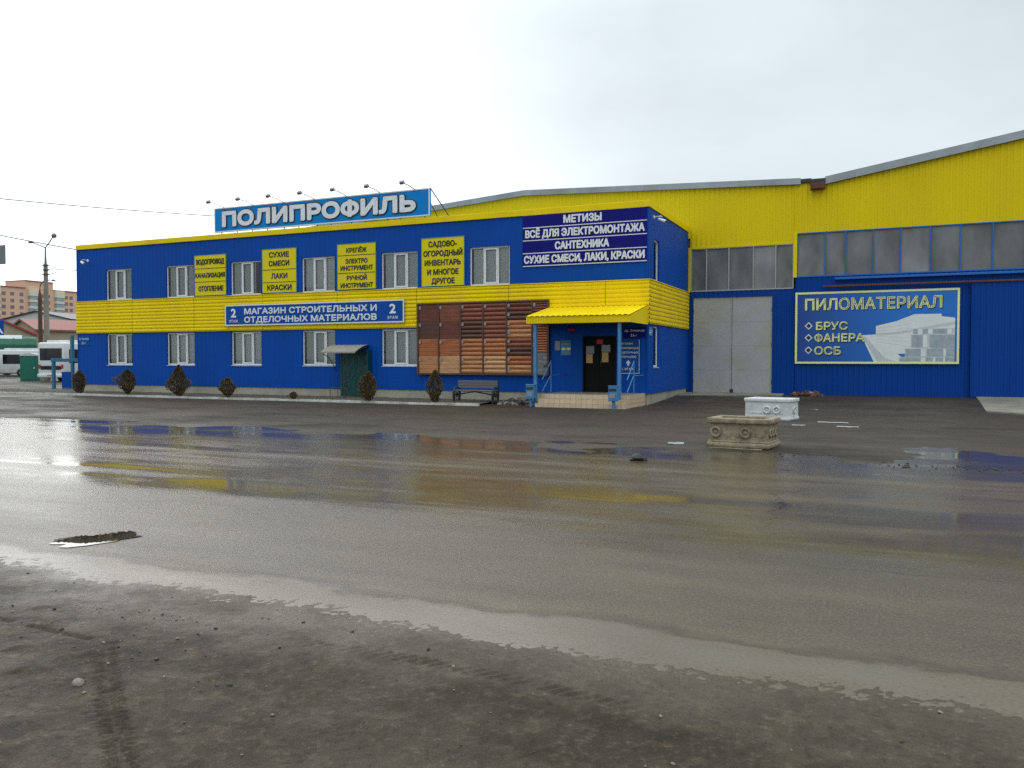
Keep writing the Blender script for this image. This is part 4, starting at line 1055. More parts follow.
glass_band(hallB, [-3.22, -2.15, -1.37, -.36, .63, 1.66, 2.69, 3.77, 4.85, 5.9, 7.0, 8.1], 5.07, 6.85, YH - .03, 'railblue')
b = MB(); b.box(-1.77, 13, YH - .22, YH - .07, 4.89, 4.98, 'railblue', .012); b.build('door_rail_cover', hallB)
b = MB(); b.box(-2.21, 13, YH - .24, YH - .15, 4.60, 4.67, 'rust', .01); b.build('door_rail', hallB)
b = MB(); b.ribs_v('-Y', YH - .17, 3.05, 13, .24, 4.57, 'blue_dark', .2, .02); b.box(3.04, 3.1, YH - .19, YH - .06, .24, 4.57, 'blue_dark'); b.box(3.05, 13, YH - .165, YH - .08, .24, 4.57, 'blue_dark'); b.build('sliding_door', hallB)
# billboard
x0, x1, z0, z1, y = -3.27, 2.70, 1.51, 4.42, YH - .12
t = panel('billboard', x0, x1, z0, z1, y, 'billboard', 'palegreen', 'blue billboard with yellow border reading ПИЛОМАТЕРИАЛ above a picture of stacked timber', 'billboard', None, .08)
W, H = x1 - x0, z1 - z0
def bp_(u, v): return (x0 + u * W, z1 - v * H)
def poly(mb, uv, mat, k): mb.add([(*bp_(u, v)[:1], y + .0058 - .0005 * k, bp_(u, v)[1]) for u, v in uv], [tuple(range(len(uv)))[::-1]], mat)
b = MB()
poly(b, [(.42, .61), (.505, .60), (.66, .90), (.72, .975), (.50, .975)], 'print_white', 1)
poly(b, [(.43, .635), (.445, .63), (.57, .93), (.66, .975), (.52, .975)], 'print_mid', 2)
poly(b, [(.51, .485), (.63, .425), (.74, .335), (.895, .335), (.90, .37), (.975, .39), (.975, .72), (.70, .86), (.57, .87), (.51, .74)], 'print_white', 3)
poly(b, [(.515, .585), (.64, .565), (.975, .44), (.975, .48), (.64, .60), (.515, .62)], 'print_mid', 4)
for q in range(6): poly(b, [(.515, .52 + q * .035), (.72, .455 + q * .062), (.72, .460 + q * .062), (.515, .524 + q * .035)], 'print_mid', 5)
kk = [6.]
rd = random.Random(3)
for r_, (v0, v1, us) in enumerate(((.535, .605, [(.735, .76), (.79, .82), (.85, .93)]), (.615, .785, [(.725, .79), (.83, .975)]), (.80, .905, [(.69, .78), (.815, .91), (.925, .975)]), (.915, .975, [(.655, .78), (.81, .85), (.865, .91), (.92, .975)]))):
    poly(b, [(us[0][0] - .004, v0 - .008), (.975, v0 - .008), (.975, v1), (us[0][0] - .004, v1)], 'print_mid', kk[0]); kk[0] += .25
    for (a, c) in us:
        if c < .95: poly(b, [(c + .002, v0), (c + .026, v0), (c + .026, v1 - .006), (c + .002, v1 - .006)], 'print_white', kk[0]); kk[0] += .25
        poly(b, [(a, v0), (c, v0), (c, v1 - .006), (a, v1 - .006)], 'print_grey', kk[0]); kk[0] += .25
b.build('timber_picture', t)
b = MB(); yy = y - .001
b.text('ПИЛОМАТЕРИАЛ', x0 + .068 * W, x0 + .905 * W, z1 - .262 * H, .165 * H, yy, 'ink', .03)
for s, a, c, v in (('БРУС', .135, .335, .535), ('ФАНЕРА', .125, .44, .700), ('ОСБ', .125, .295, .880)): b.text(s, x0 + (a + .004) * W, x0 + (c + .004) * W, z1 - (v + .008) * H, .115 * H, yy, 'ink', .035)
b.build('letter_shadow', t)
b = MB(); yy = y - .003
b.text('ПИЛОМАТЕРИАЛ', x0 + .063 * W, x0 + .90 * W, z1 - .255 * H, .165 * H, yy, 'palegreen', .03)
for s, a, c, v in (('БРУС', .135, .335, .53), ('ФАНЕРА', .125, .44, .695), ('ОСБ', .125, .295, .875)): b.text(s, x0 + a * W, x0 + c * W, z1 - v * H, .115 * H, yy, 'palegreen', .03)
b.build('lettering', t)
for v in (.47, .637, .81):
    b = MB(); cx, cz = bp_(.088, v); 
    for r_, m, yy in ((.155, 'pvc', y - .001), (.10, 'ink', y - .003)): b.add([(cx - r_, yy, cz), (cx, yy, cz - r_), (cx + r_, yy, cz), (cx, yy, cz + r_)], [(0, 1, 2, 3)], m)
    b.build('bullet', t)

# ------------------------------------------------------------------ basement entrance with awning
t = thing('basement_entrance', (-20.3, 28.9, 0), 'small basement doorway with dark green scrollwork gate under a beige curved awning', 'entrance')
b = MB(); b.box(-21.07, -19.60, YF - .07, YF - .014, .10, 2.06, 'greenpanel', .006); b.box(-19.59, -19.53, YF - .30, YF - .014, .10, 2.08, 'greenpanel', .006); b.build('gate_panel', t)
b = MB(); yy = YF - .085
for cx, cz, r_ in ((-20.7, .55, .25), (-20.0, .55, .25), (-20.7, 1.1, .2), (-20.0, 1.1, .2), (-20.35, .83, .17), (-20.7, 1.6, .24), (-20.0, 1.6, .24), (-20.35, 1.35, .16)):
    pts = [(cx + r_ * (1 - a / 11) * math.cos(a * .95 + cx * 3), yy, cz + r_ * (1 - a / 11) * math.sin(a * .95 + cx * 3)) for a in np.linspace(0, 9, 30)]
    b.tube(pts, .016, 'scroll', 5)
for x in (-21.0, -20.35, -19.66): b.tube([(x, yy, .14), (x, yy, 2.0)], .016, 'scroll', 6)
b.build('scrollwork', t)
b = MB(); n = 9; vs = []
for i in range(n):
    s_ = i / (n - 1); yv = YF - .03 - 1.02 * s_; zv = 2.30 - .30 * s_ ** 1.8
    for x in (-21.35, -19.62): vs.append((x, yv, zv))
for i in range(n):
    vs.append((vs[2 * i][0], vs[2 * i][1], vs[2 * i][2] - .012)); vs.append((vs[2 * i + 1][0], vs[2 * i + 1][1], vs[2 * i + 1][2] - .012))
b.add(vs, [(2 * i, 2 * i + 1, 2 * i + 3, 2 * i + 2) for i in range(n - 1)] + [(2 * n + 2 * i, 2 * n + 2 * i + 2, 2 * n + 2 * i + 3, 2 * n + 2 * i + 1) for i in range(n - 1)], 'awning', True)
b.box(-21.35, -19.62, YF - 1.06, YF - 1.045, 1.94, 2.005, 'awning'); b.build('awning', t)
b = MB()
for x in (-21.33, -19.64): b.tube([(x, YF - 1.02, 1.97), (x, YF - .5, 1.75), (x, YF - .1, 1.35), (x, YF - .03, 1.2)], .018, 'darksteel', 6); b.tube([(x, YF - .03, 2.26), (x, YF - 1.03, 1.98)], .018, 'darksteel', 6)
b.build('bracket', t)
t = thing('metal_railing', (-20.9, 28.5, .05), 'low black metal railing frame beside the green basement gate', 'railing')
b = MB(); xa, xb, ya = -20.95, -20.20, 28.45
for x in (xa, xb): b.tube([(x, ya, .02), (x, ya, .52)], .016, 'darksteel', 6)
b.tube([(xa, ya, .5), (xb, ya, .5)], .016, 'darksteel', 6); b.tube([(xa, ya, .12), (xb, ya, .12)], .016, 'darksteel', 6); b.tube([(xa + .02, ya + .5, .05), (xa + .02, ya + .5, 1.05), (xa + .45, ya + .5, 1.05), (xa + .45, ya + .5, .05)], .014, 'darksteel', 6)
b.tube([(xb, ya, .5), (xb + .28, ya, .1)], .014, 'darksteel', 6); b.build('frame', t)

# ------------------------------------------------------------------ bench with wheel ends
t = thing('bench', (-14.25, 28.25, 0), 'grey wooden bench with spoked cartwheel ends by the kerb', 'bench')
bx0, bx1, by = -14.72, -13.10, 27.9
for x in (bx0, bx1):
    b = MB(); c = Vector((x, by, .36)); b.ring(c, (1, 0, 0), .29, .03, 'darksteel', 24, 6)
    for k in range(4): a = k * math.pi / 4; d_ = Vector((0, math.cos(a), math.sin(a))) * .27; b.tube([c - d_, c + d_], .015, 'darksteel', 6)
    b.disc(c, (1, 0, 0), .06, .07, 'darksteel', 12); b.build('cartwheel', t)
    b = MB(); b.box(x - .03, x + .03, by - .25, by - .18, .05, .5, 'darksteel', .005); b.box(x - .03, x + .03, by + .18, by + .25, .05, .88, 'darksteel', .005); b.build('leg', t)
b = MB()
for k in range(4): b.box(bx0 - .02, bx1 + .02, by - .24 + k * .115, by - .14 + k * .115, .50, .535, 'benchwood', .006)
b.build('seat', t)
b = MB()
for k in range(3): b.box(bx0 - .02, bx1 + .02, by + .15, by + .178, .60 + k * .1, .69 + k * .1, 'benchwood', .006)
b.build('backrest', t)
b = MB(); b.prism([(bx0 + .1, .34), ((bx0 + bx1) / 2, .46), (bx1 - .1, .34), (bx1 - .1, .39), ((bx0 + bx1) / 2, .498), (bx0 + .1, .39)], 'Y', by - .1, by - .06, 'darksteel'); b.build('stretcher', t)

# ------------------------------------------------------------------ shrubs
def shrub(p, h, rmax, prof, label, n=2200, seed=1):
    rd = random.Random(seed); x, y = p
    t = thing('thuja_shrub', (x, y, .06), label, 'shrub', 'brown winter shrubs along the white kerb')
    b = MB(); b.tube([(x, y, -.02), (x + .01, y, h * .45)], .035, 'stem', 7, .012)
    for k in range(6):
        a = rd.uniform(0, 6.28); b.tube([(x, y, .08 + .04 * k), (x + math.cos(a) * rmax * .5, y + math.sin(a) * rmax * .5, h * rd.uniform(.4, .8))], .014, 'stem', 5, .004)
    for k in range(26):
        a = rd.uniform(0, 6.28); tt = rd.uniform(.2, .95); q = prof(tt) * rmax; z = .1 + tt * (h - .1)
        b.tube([(x + math.cos(a) * q * .35, y + math.sin(a) * q * .35, z - .1), (x + math.cos(a) * q * 1.05, y + math.sin(a) * q * 1.05, z + rd.uniform(.0, .12))], .006, 'stem', 4, .002)
    b.build('stem', t)
    b = MB(); V = []; F = []
    lobes = [(rd.uniform(0, 6.28), rd.uniform(.1, .95), rd.uniform(.12, .3)) for _ in range(14)]
    for i in range(n):
        tt = rd.random() ** .85; a = rd.uniform(0, 6.28); rr = prof(tt) * rmax
        k = 1.
        for la, lt, lw in lobes:
            da = math.atan2(math.sin(a - la), math.cos(a - la))
            k += (.42 if la > 1.5 else -.30) * math.exp(-(da / .5) ** 2 - ((tt - lt) / lw * 2) ** 2)
        r_ = rr * (k - .06) * rd.random() ** .45 * (1.18 if rd.random() < .10 else 1)
        c = Vector((x + math.cos(a) * r_, y + math.sin(a) * r_, .12 + tt * (h - .12)))
        d_ = Vector((math.cos(a) * rd.uniform(.1, .7) + rd.uniform(-.3, .3), math.sin(a) * rd.uniform(.1, .7) + rd.uniform(-.3, .3), rd.uniform(.4, 1))).normalized()
        sd = d_.cross(Vector((rd.uniform(-1, 1), rd.uniform(-1, 1), .2))).normalized(); l = rd.uniform(.04, .10); w_ = l * .26
        o = len(V); V += [c - sd * w_ * .5, c + sd * w_ * .5, c + d_ * l * .7 + sd * w_, c + d_ * l, c + d_ * l * .7 - sd * w_]; F.append((o, o + 1, o + 2, o + 3, o + 4))
    b.add(V, F, 'foliage'); b.build('foliage', t)
def prof_(pk, foot, tip, pw=1.0):
    def f(t):
        if t < pk: return foot + (1 - foot) * math.sin(math.pi / 2 * t / pk) ** pw
        u = (t - pk) / (1 - pk); return max(.02, (1 - u ** tip))
    return f
drop = prof_(.42, .22, 1.25); slim = prof_(.45, .40, 2.0); ball = prof_(.52, .18, 2.4)
shrub((-33.9, 26.95), 1.13, .31, slim, 'narrow brown shrub at the far left corner of the shop', 1800, 2)
shrub((-31.2, 27.25), 1.18, .37, ball, 'round-topped brown shrub under the leftmost ground-floor window', 2400, 3)
shrub((-27.5, 26.66), 1.39, .47, drop, 'largest brown shrub with a pointed top, in front of the second ground-floor window', 3000, 4)
shrub((-24.75, 26.62), .88, .33, ball, 'low ragged brown shrub left of the third ground-floor window', 1300, 5)
shrub((-21.35, 26.6), .34, .16, ball, 'tiny brown tuft of a shrub below the fourth ground-floor window', 260, 6)
shrub((-17.75, 26.5), 1.16, .34, slim, 'brown shrub in front of the green basement gate', 2200, 7)
shrub((-14.85, 26.48), 1.25, .27, slim, 'slender upright shrub left of the bench', 1700, 8)

# ------------------------------------------------------------------ stone planters
def planter(loc, rz, mat, label, W=1.08, D=.78, H=.54, rings=(.14, .62), soil=True, side=True, i0=.05):
    t = thing('stone_planter', loc, label, 'planter', 'stone flower boxes on the forecourt'); t.rotation_euler = (0, 0, R(rz)); LOC[t.name] = Vector((0, 0, 0))
    b = MB(); w, d = W / 2, D / 2; wl = .09
    # hollow box: four walls and a floor
    b.box(-w + i0, w - i0, -d + i0, -d + i0 + wl, .07, H - .09, mat, .012); b.box(-w + i0, w - i0, d - i0 - wl, d - i0, .07, H - .09, mat, .012)
    b.box(-w + i0, -w + i0 + wl, -d + i0 + wl, d - i0 - wl, .07, H - .09, mat, .004); b.box(w - i0 - wl, w - i0, -d + i0 + wl, d - i0 - wl, .07, H - .09, mat, .004)
    body = b.build('body', t, local=True)
    b = MB(); b.box(-w, w, -d, d, .0, .10, mat, .03, None, 2); b.box(-w + .02, w - .02, -d + .02, d - .02, .101, .13, mat, .012); b.build('base', t, local=True)
    b = MB(); r_ = .15
    b.box(-w, w, -d, -d + r_, H - .10, H, mat, .02, None, 2); b.box(-w, w, d - r_, d, H - .10, H, mat, .02, None, 2); b.box(-w, -w + r_, -d + r_ - .02, d - r_ + .02, H - .099, H - .001, mat, .02, None, 2); b.box(w - r_, w, -d + r_ - .02, d - r_ + .02, H - .099, H - .001, mat, .02, None, 2)
    b.build('rim', t, local=True)
    b = MB(); zc = .29
    for u in rings: b.ring((-w + u * W + .05, -d + i0 - .012, zc), (0, 1, 0), .085, .028, mat, 20, 8); b.ball((-w + u * W + .05, -d + i0, zc), .035, .02, .035, mat)
    if side:
        for u in (.35, .5, .66, .82): b.disc((-w + u * W - (.02 if u < .6 else -.04), -d + i0, zc), (0, 1, 0), .085, .014, mat, 18)
        for v in (-.2, 0, .2): b.ring((w - i0 + .006, v * D * 1.2, zc), (1, 0, 0), .07, .025, mat, 16, 7); b.disc((w - i0, v * D * 1.2, zc), (1, 0, 0), .04, .03, mat, 12)
    else:
        b.box(-w + .18, w - .18, -d + i0 - .012, -d + i0 - .001, .19, .21, mat); b.box(-w + .10, -w + .18, -d + .025, -d + i0 - .001, .14, H - .1, mat); b.box(w - .18, w - .06, -d + .025, -d + i0 - .001, .14, H - .1, mat)
        b.ring((w - i0 + .006, .05, zc), (1, 0, 0), .08, .028, mat, 16, 7)
    b.build('ring_relief', t, local=True)
    b = MB(); vs = []; n = 9
    for j in range(n):
        for i in range(n): vs.append((-w + .14 + (W - .28) * i / (n - 1), -d + .14 + (D - .28) * j / (n - 1), H - (.09 if soil else .03) + random.uniform(-.03, .03) * (1 if soil else .4)))
    b.add(vs, [(j * n + i, j * n + i + 1, (j + 1) * n + i + 1, (j + 1) * n + i) for j in range(n - 1) for i in range(n - 1)], 'soil' if soil else mat, True); b.build('soil_fill', t, local=True)
    return t
planter((-2.42, 16.45, .015), -7, 'planter', 'weathered brown stone planter with ring reliefs in front of the white one', W=1.2, D=.86, H=.56, rings=(.10, .57))
planter((-2.78, 24.0, .02), -13, 'planterwhite', 'whitewashed stone planter standing behind the brown one', W=1.27, D=.85, H=.60, rings=(.47, .68), soil=False, side=False, i0=.028)
b = MB(); b.box(-2.98, -1.95, 15.95, 16.9, -.02, .016, 'planter', .005, Matrix.Translation((-2.42, 16.45, 0)) @ Matrix.Rotation(R(-7), 4, 'Z') @ Matrix.Translation((2.42, -16.45, 0)))
tag(b.build('footing_slab'), 'thin broken stone slab under the brown planter', 'slab')

# rubble at the hall corner, stones by the kerb end
def heap(name, cx, cy, rx, ry, h, n, mats, label, seed, smin=.04, smax=.14):
    rd = random.Random(seed); b = MB()
    for k in range(n):
        a = rd.uniform(0, 6.28); q = rd.random() ** .6; x, y = cx + math.cos(a) * q * rx, cy + math.sin(a) * q * ry
        z = float(g_rise(x, y)) + (1 - q) * h * rd.uniform(.4, 1); s_ = rd.uniform(smin, smax)
        b.ball((x, y, z + s_ * .3), s_ * rd.uniform(.8, 1.5), s_ * rd.uniform(.8, 1.4), s_ * rd.uniform(.5, .9), rd.choice(mats), seed * 99 + k, .45, 1)
    o = b.build(name); tag(o, label, 'rubble'); o['kind'] = 'stuff'; return o
heap('rubble_heap', -2.75, 35.2, .62, .5, .22, 70, ['rust', 'pebble', 'pebbledark', 'rust', 'boardframe'], 'heap of broken brick and rusty scrap at the foot of the hall wall', 5)
heap('rubble_heap', -12.2, 28.2, .85, .8, .24, 150, ['pebbledark', 'concrete', 'pebbledark', 'pebble'], 'bank of rough grey stones left of the porch steps', 6)
def clods(cx, cy, rx, ry, n, label, seed):
    rd = random.Random(seed); b = MB()
    for k in range(n):
        x, y = cx + rd.gauss(0, rx), cy + rd.gauss(0, ry); q = rd.choice([.008, .010, .012, .016, .026])
        b.ball((x, y, .008), q * rd.uniform(.8, 1.8), q, q * rd.uniform(.4, .7), 'pebbledark', seed * 50 + k, .4, 1)
    o = b.build('mud_clods'); tag(o, label, 'mud'); o['kind'] = 'stuff'
clods(1.55, 14.6, 1.2, .16, 110, 'line of dark mud clods in the puddle below the billboard', 8)
clods(-2.0, 15.5, .6, .25, 50, 'dark mud clods round the foot of the brown planter', 9)
# litter, stones
def scrap(x, y, w, d, a, label):
    b = MB(); n = 6; vs = []
    z = float(z_fore(np.array([x]), np.array([y]))[0]); m = Matrix.Translation((x, y, max(0, z) + .004)) @ Matrix.Rotation(a, 4, 'Z')
    for j in range(n):
        for i in range(n): vs.append(m @ Vector((w * (i / (n - 1) - .5) + random.uniform(-.02, .02), d * (j / (n - 1) - .5) + random.uniform(-.02, .02), random.uniform(0, .012))))
    b.add(vs, [(j * n + i, j * n + i + 1, (j + 1) * n + i + 1, (j + 1) * n + i) for j in range(n - 1) for i in range(n - 1)], 'paper'); tag(b.build('paper_scrap'), label, 'litter', 'white scraps lying on the forecourt')
scrap(-1.15, 23.25, .75, .34, .05, 'longest flat white scrap on the forecourt right of the white planter')
scrap(-.75, 22.0, .5, .35, -.1, 'small white scrap just in front of the longest one')
scrap(-1.9, 22.05, .32, .3, 0, 'small white scrap beside the white planter foot')
scrap(-3.75, 16.5, .30, .35, .2, 'crumpled white scrap left of the brown planter')
scrap(-2.0, 28.9, .22, .2, .2, 'tiny white scrap before the billboard')
b = MB(); b.ball((-3.72, 13.5, .05), .11, .08, .075, 'pebbledark', 3, .4, 2); b.ball((-3.60, 13.5, .03), .06, .05, .05, 'pebbledark', 4, .4, 2); b.ball((-3.80, 13.46, .02), .05, .04, .035, 'pebbledark', 5, .4, 2)
tag(b.build('rock'), 'dark clod of rock lying alone at the puddle edge', 'rock')
b = MB(); b.ball((-3.78, 2.97, .022), .042, .032, .026, 'pebble', 12, .5, 2)
tag(b.build('stone'), 'largest pale stone on the muddy verge at the lower left', 'stone')
# pebbles
protos = []
for k in range(6):
    b = MB(); b.ball((0, 0, .25), 1, .8, .6, 'pebble' if k < 3 else 'pebbledark', 40 + k, .5, 2); o = b.build('stone'); protos.append(o)
rd = random.Random(12); first = set()
def zv(x, y): return float(z_verge(np.array([x]), np.array([y]))[0])
for k in range(190):
    x = rd.uniform(-6.2, .9); y = rd.uniform(2.1, 4.5)
    if rd.random() < .45: x, y = rd.gauss(-4.2, .6), rd.gauss(3.6, .4)
    if y > 4.45 or y < 1.9: continue
    i = rd.randrange(6); pr = protos[i]
    o = pr if i not in first else pr.copy()
    if i in first: COL.objects.link(o)
    first.add(i)
    s_ = rd.choice([.004, .005, .006, .007, .008, .010, .014]) * rd.uniform(.8, 1.2)
    o.location = (x, y, zv(x, y)); o.scale = (s_, s_, s_); o.rotation_euler = (0, 0, rd.uniform(0, 6.28))
    o['category'] = 'stone'
    if i < 3: o['label'] = 'small pale pebble lying on the muddy verge'; o['group'] = 'pale pebbles on the verge'
    else: o['label'] = 'small dark clod lying on the muddy verge'; o['group'] = 'dark clods on the verge'

# ------------------------------------------------------------------ left background
# blue pipe frame beside the shop corner
t = thing('pipe_frame', (-42.3, 32.6, 0), 'blue pipe gate frame with blue panel left of the shop corner', 'gate frame')
for x, y, h in ((-42.85, 32.4, 1.62), (-41.85, 32.82, 3.1)):
    b = MB(); b.box(x - .08, x + .08, y - .08, y + .08, -.1, h - .05, 'pipeblue', .01); b.build('post', t)
b = MB(); b.box(0, 5.2, -.1, .1, 1.54, 1.73, 'pipeblue', .01, Matrix.Translation((-42.95, 32.36, 0)) @ Matrix.Rotation(R(23), 4, 'Z')); b.build('beam', t)
b = MB(); b.box(0, .55, -.03, .03, .05, .98, 'signblue', .01, Matrix.Translation((-42.38, 32.55, 0)) @ Matrix.Rotation(R(23), 4, 'Z')); b.build('panel', t)

def bus(name, L_, W, H, label):
    """box bus, front at +X, rear face at x=0, wheels on the ground"""
    t = thing(name, (0, 0, 0), label, 'bus', 'white buses parked beyond the shop'); LOC[t.name] = Vector((0, 0, 0)); w = W / 2
    b = MB(); b.box(0, L_, -w, w, .38, H, 'buswhite', .14, None, 3); b.box(.6, L_ - .8, -w + .25, w - .25, H, H + .16, 'buswhite', .06, None, 2); b.build('body', t, local=True)
    b = MB(); b.box(-.022, .03, -w + .22, w - .22, 1.62, 2.52, 'busglass', .02); b.build('rear_window', t, local=True)
    b = MB(); b.box(-.03, .03, -w + .3, w - .3, .92, 1.22, 'busglass', .02); b.build('engine_grille', t, local=True)
    b = MB(); b.box(-.09, .05, -w + .03, w - .03, .36, .62, 'buswhite', .04, None, 2); b.build('bumper', t, local=True)
    b = MB(); b.box(-.105, -.091, -.26, .26, .45, .57, 'paper'); b.build('number_plate', t, local=True)
    for s_ in (-1, 1):
        b = MB(); b.box(-.03, .03, s_ * (w - .2) - .1, s_ * (w - .2) + .1, 1.0, 1.32, 'red', .02); b.build('tail_light', t, local=True)
        n = int(L_ / 1.55)
        for k in range(n):
            a = .45 + k * (L_ - .7) / n
            b = MB(); b.box(a, a + (L_ - .7) / n - .05, s_ * w - .02, s_ * w + .02, 1.42, 2.45, 'busglass', .015); b.build('side_window', t, local=True)
        for x in (2.2, L_ - 2.2):
            b = MB(); b.tube([(x, s_ * (w - .28), .46), (x, s_ * (w + .012), .46)], .46, 'tyre', 20); o = b.build('wheel', t, local=True)
            b = MB(); b.tube([(x, s_ * (w + .013), .46), (x, s_ * (w + .03), .46)], .24, 'chrome', 16); b.build('rim', o, local=True)
        b = MB(); b.box(L_ - .03, L_ + .03, s_ * (w - .35) - .2, s_ * (w - .35) + .2, .75, .95, 'pane' if False else 'paper', .02); b.build('headlight', t, local=True)
    b = MB(); b.box(L_ - .05, L_ + .022, -w + .15, w - .15, 1.35, 2.55, 'busglass', .02); b.build('windscreen', t, local=True)
    return t
busA = bus('bus', 9.2, 2.5, 2.95, 'white bus showing its rear with red tail lights beside the shop corner')
busA.location = (-56.1, 42.2, -.02); busA.rotation_euler = (0, 0, R(97))
busB = copy_tree(busA); busB['label'] = 'white bus seen side-on behind the green cabin'
busB.location = (-77.2, 52.6, -.02); busB.rotation_euler = (0, 0, R(52))
busB.scale = (.88,) * 3
busC = copy_tree(busA); busC.scale = (.88,) * 3; busC['label'] = 'white bus at the far left edge, in front of the side-on bus'
ang = R(60); busC.location = (-73.2 - 8.1 * math.cos(ang), 49.9 - 8.1 * math.sin(ang), -.02); busC.rotation_euler = (0, 0, ang)
# green cabin
t = thing('portable_cabin', (-60.1, 43.4, 0), 'dark green portable cabin with white roof between the buses', 'cabin')
mt = Matrix.Translation((-60.1, 43.6, 0)) @ Matrix.Rotation(R(40), 4, 'Z')
b = MB(); b.box(-.66, .66, -.66, .66, .0, 1.92, 'kiosk', .03, mt); b.build('body', t)
b = MB(); b.prism([(-.70, 1.93), (.70, 1.93), (.6, 2.05), (0, 2.16), (-.6, 2.05)], 'Y', -.7, .7, 'tarpwhite'); b.v = [tuple(mt @ Vector(v)) for v in b.v]; b.build('roof', t)
b = MB(); b.box(-.42, .42, -.685, -.661, .12, 1.82, 'kiosk', .01, mt); d = b.build('door', t)
b = MB(); b.box(.30, .36, -.72, -.686, .95, 1.1, 'pvc', .01, mt); b.build('handle', d)
# green tarpaulin-covered truck load behind the buses
t = thing('tarpaulin_truck', (-84, 56.5, 0), 'lorry under a bulging dark green tarpaulin with a white patch on top, behind the buses', 'lorry')
mt = Matrix.Translation((-86.0, 54.4, 0)) @ Matrix.Rotation(R(55), 4, 'Z')
b = MB(); pr = [(-1.25, 1.15), (1.25, 1.15), (1.32, 2.3), (1.2, 3.2), (.7, 3.85), (0, 4.05), (-.7, 3.85), (-1.2, 3.2), (-1.32, 2.3)]
b.prism(pr, 'X', -2, 6.9, 'tarp')
for k in range(7): b.prism([(p[0] * 1.02, p[1] * 1.01) for p in pr], 'X', -1.7 + k * 1.3, -1.6 + k * 1.3, 'tarp')
b.v = [tuple(mt @ Vector(v)) for v in b.v]; b.build('tarpaulin_cover', t)
b = MB(); b.prism([(-.75, 3.8), (.75, 3.8), (.3, 4.2), (-.3, 4.2)], 'X', 3.2, 5.6, 'tarpwhite'); b.v = [tuple(mt @ Vector(v)) for v in b.v]; b.build('white_cover', t)
b = MB(); b.box(-2, 7.0, -1.2, 1.2, .75, 1.14, 'darksteel', .02, mt); b.build('chassis', t)
for x in (-1, 1.2, 4.2):
    for s_ in (-1, 1):
        b = MB(); b.tube([mt @ Vector((x, s_ * .9, .5)), mt @ Vector((x, s_ * 1.25, .5))], .5, 'tyre', 18); b.build('wheel', t)
b = MB(); b.box(7.15, 9.0, -1.2, 1.2, .7, 2.5, 'kiosk', .15, mt, 2); b.build('cab', t)

def house(name, c, rz, W, L_, eave, ridge, wall, roof, label, over=.3, wins=()):
    """gabled building, ridge along local Y, gable end facing local -Y"""
    t = thing(name, (c[0], c[1], 0), label, 'building'); mt = Matrix.Translation((c[0], c[1], 0)) @ Matrix.Rotation(rz, 4, 'Z')
    b = MB(); b.prism([(-W / 2, -.2), (W / 2, -.2), (W / 2, eave), (0, ridge), (-W / 2, eave)], 'Y', 0, L_, wall); b.v = [tuple(mt @ Vector(v)) for v in b.v]; b.build('wall', t)
    k = (ridge - eave) / (W / 2)
    for s_ in (-1, 1):
        b = MB(); b.prism([(0, ridge + .02), (s_ * (W / 2 + over), eave - k * over + .02), (s_ * (W / 2 + over), eave - k * over + .28), (0, ridge + .28)], 'Y', -over, L_ + over, roof); b.v = [tuple(mt @ Vector(v)) for v in b.v]; b.build('roof', t)
    for (x, z, w_, h_, m, nm) in wins:
        b = MB(); b.box(x - w_ / 2, x + w_ / 2, -.05, .02, z, z + h_, m, 0, mt); b.build(nm, t)
    return t
# directions: local -Y towards the camera
def face_cam(x, y): return math.atan2(y, x) - math.pi / 2
cx, cy = -107.5, 72.6
house('red_roofed_house', (cx, cy), face_cam(cx, cy), 9.6, 14, 4.9, 7.2, 'beige', 'redroof', 'beige house with a bright red gable roof and green doors behind the green truck', .3,
      [(3.7, .3, 1.5, 4.0, 'kiosk', 'door')])
cx, cy = -122, 87
t = house('brown_roofed_shed', (cx, cy), face_cam(cx, cy) - R(66), 9, 26, 6.1, 7.7, 'beige', 'brownroof', 'beige shed with a long red-brown roof behind the lamp post', .4)
# long pale building
cx, cy = -172, 126
t = house('pale_hall', (cx, cy), face_cam(cx, cy) - R(35), 16, 46, 10.4, 12.2, 'pale', 'darksteel', 'long pale hall with dark low-pitched roof edge below the orange flats', .4, [(-7, 4.0, 2.0, 4.2, 'farbalc', 'window')])
# apartment block: facade in the plane X = -349 looking towards +X
t = thing('apartment_block', (-356, 258, 0), 'distant orange brick apartment block with cream balcony bays', 'building')
b = MB(); b.box(-362, -349, 218, 300, -.5, 33.2, 'orange'); b.box(-362, -348.9, 250.5, 264.2, 33.2, 36.6, 'orange'); b.build('wall', t)
b = MB(); b.box(-362.3, -348.6, 217.7, 300.3, 33.25, 33.6, 'cream') if False else b.box(-362.3, -348.6, 217.7, 250.4, 33.2, 33.55, 'brownroof'); b.box(-362.3, -348.6, 264.4, 300.3, 33.2, 33.55, 'brownroof'); b.box(-362.3, -348.5, 250.4, 264.3, 36.6, 36.9, 'brownroof'); b.build('roof', t)
for yc in (236.2, 254.0, 267, 287):
    b = MB(); b.box(-349, -347.6, yc - 2.2, yc + 2.2, 30.0, 33.19, 'cream'); b.build('balcony_top', t)
    for k in range(6):
        z = 27.2 - k * 2.9
        b = MB(); b.box(-349, -347.6, yc - 2.1, yc + 2.1, z, z + 1.05, 'cream'); bb = b.build('balcony', t)
        b = MB(); b.box(-348.9, -347.7, yc - 2.0, yc + 2.0, z + 1.06, z + 2.7, 'farbalc'); b.build('glazing', bb)
for yc in (223, 227, 231, 240.6, 244.5, 248.8, 259, 261.8, 270.9, 273.5, 281.5):
    for k in range(6):
        z = 29.6 - k * 2.9
        b = MB(); b.box(-349.1, -348.93, yc - .85, yc + .85, z, z + 1.5, 'farwin'); b.build('window', t)

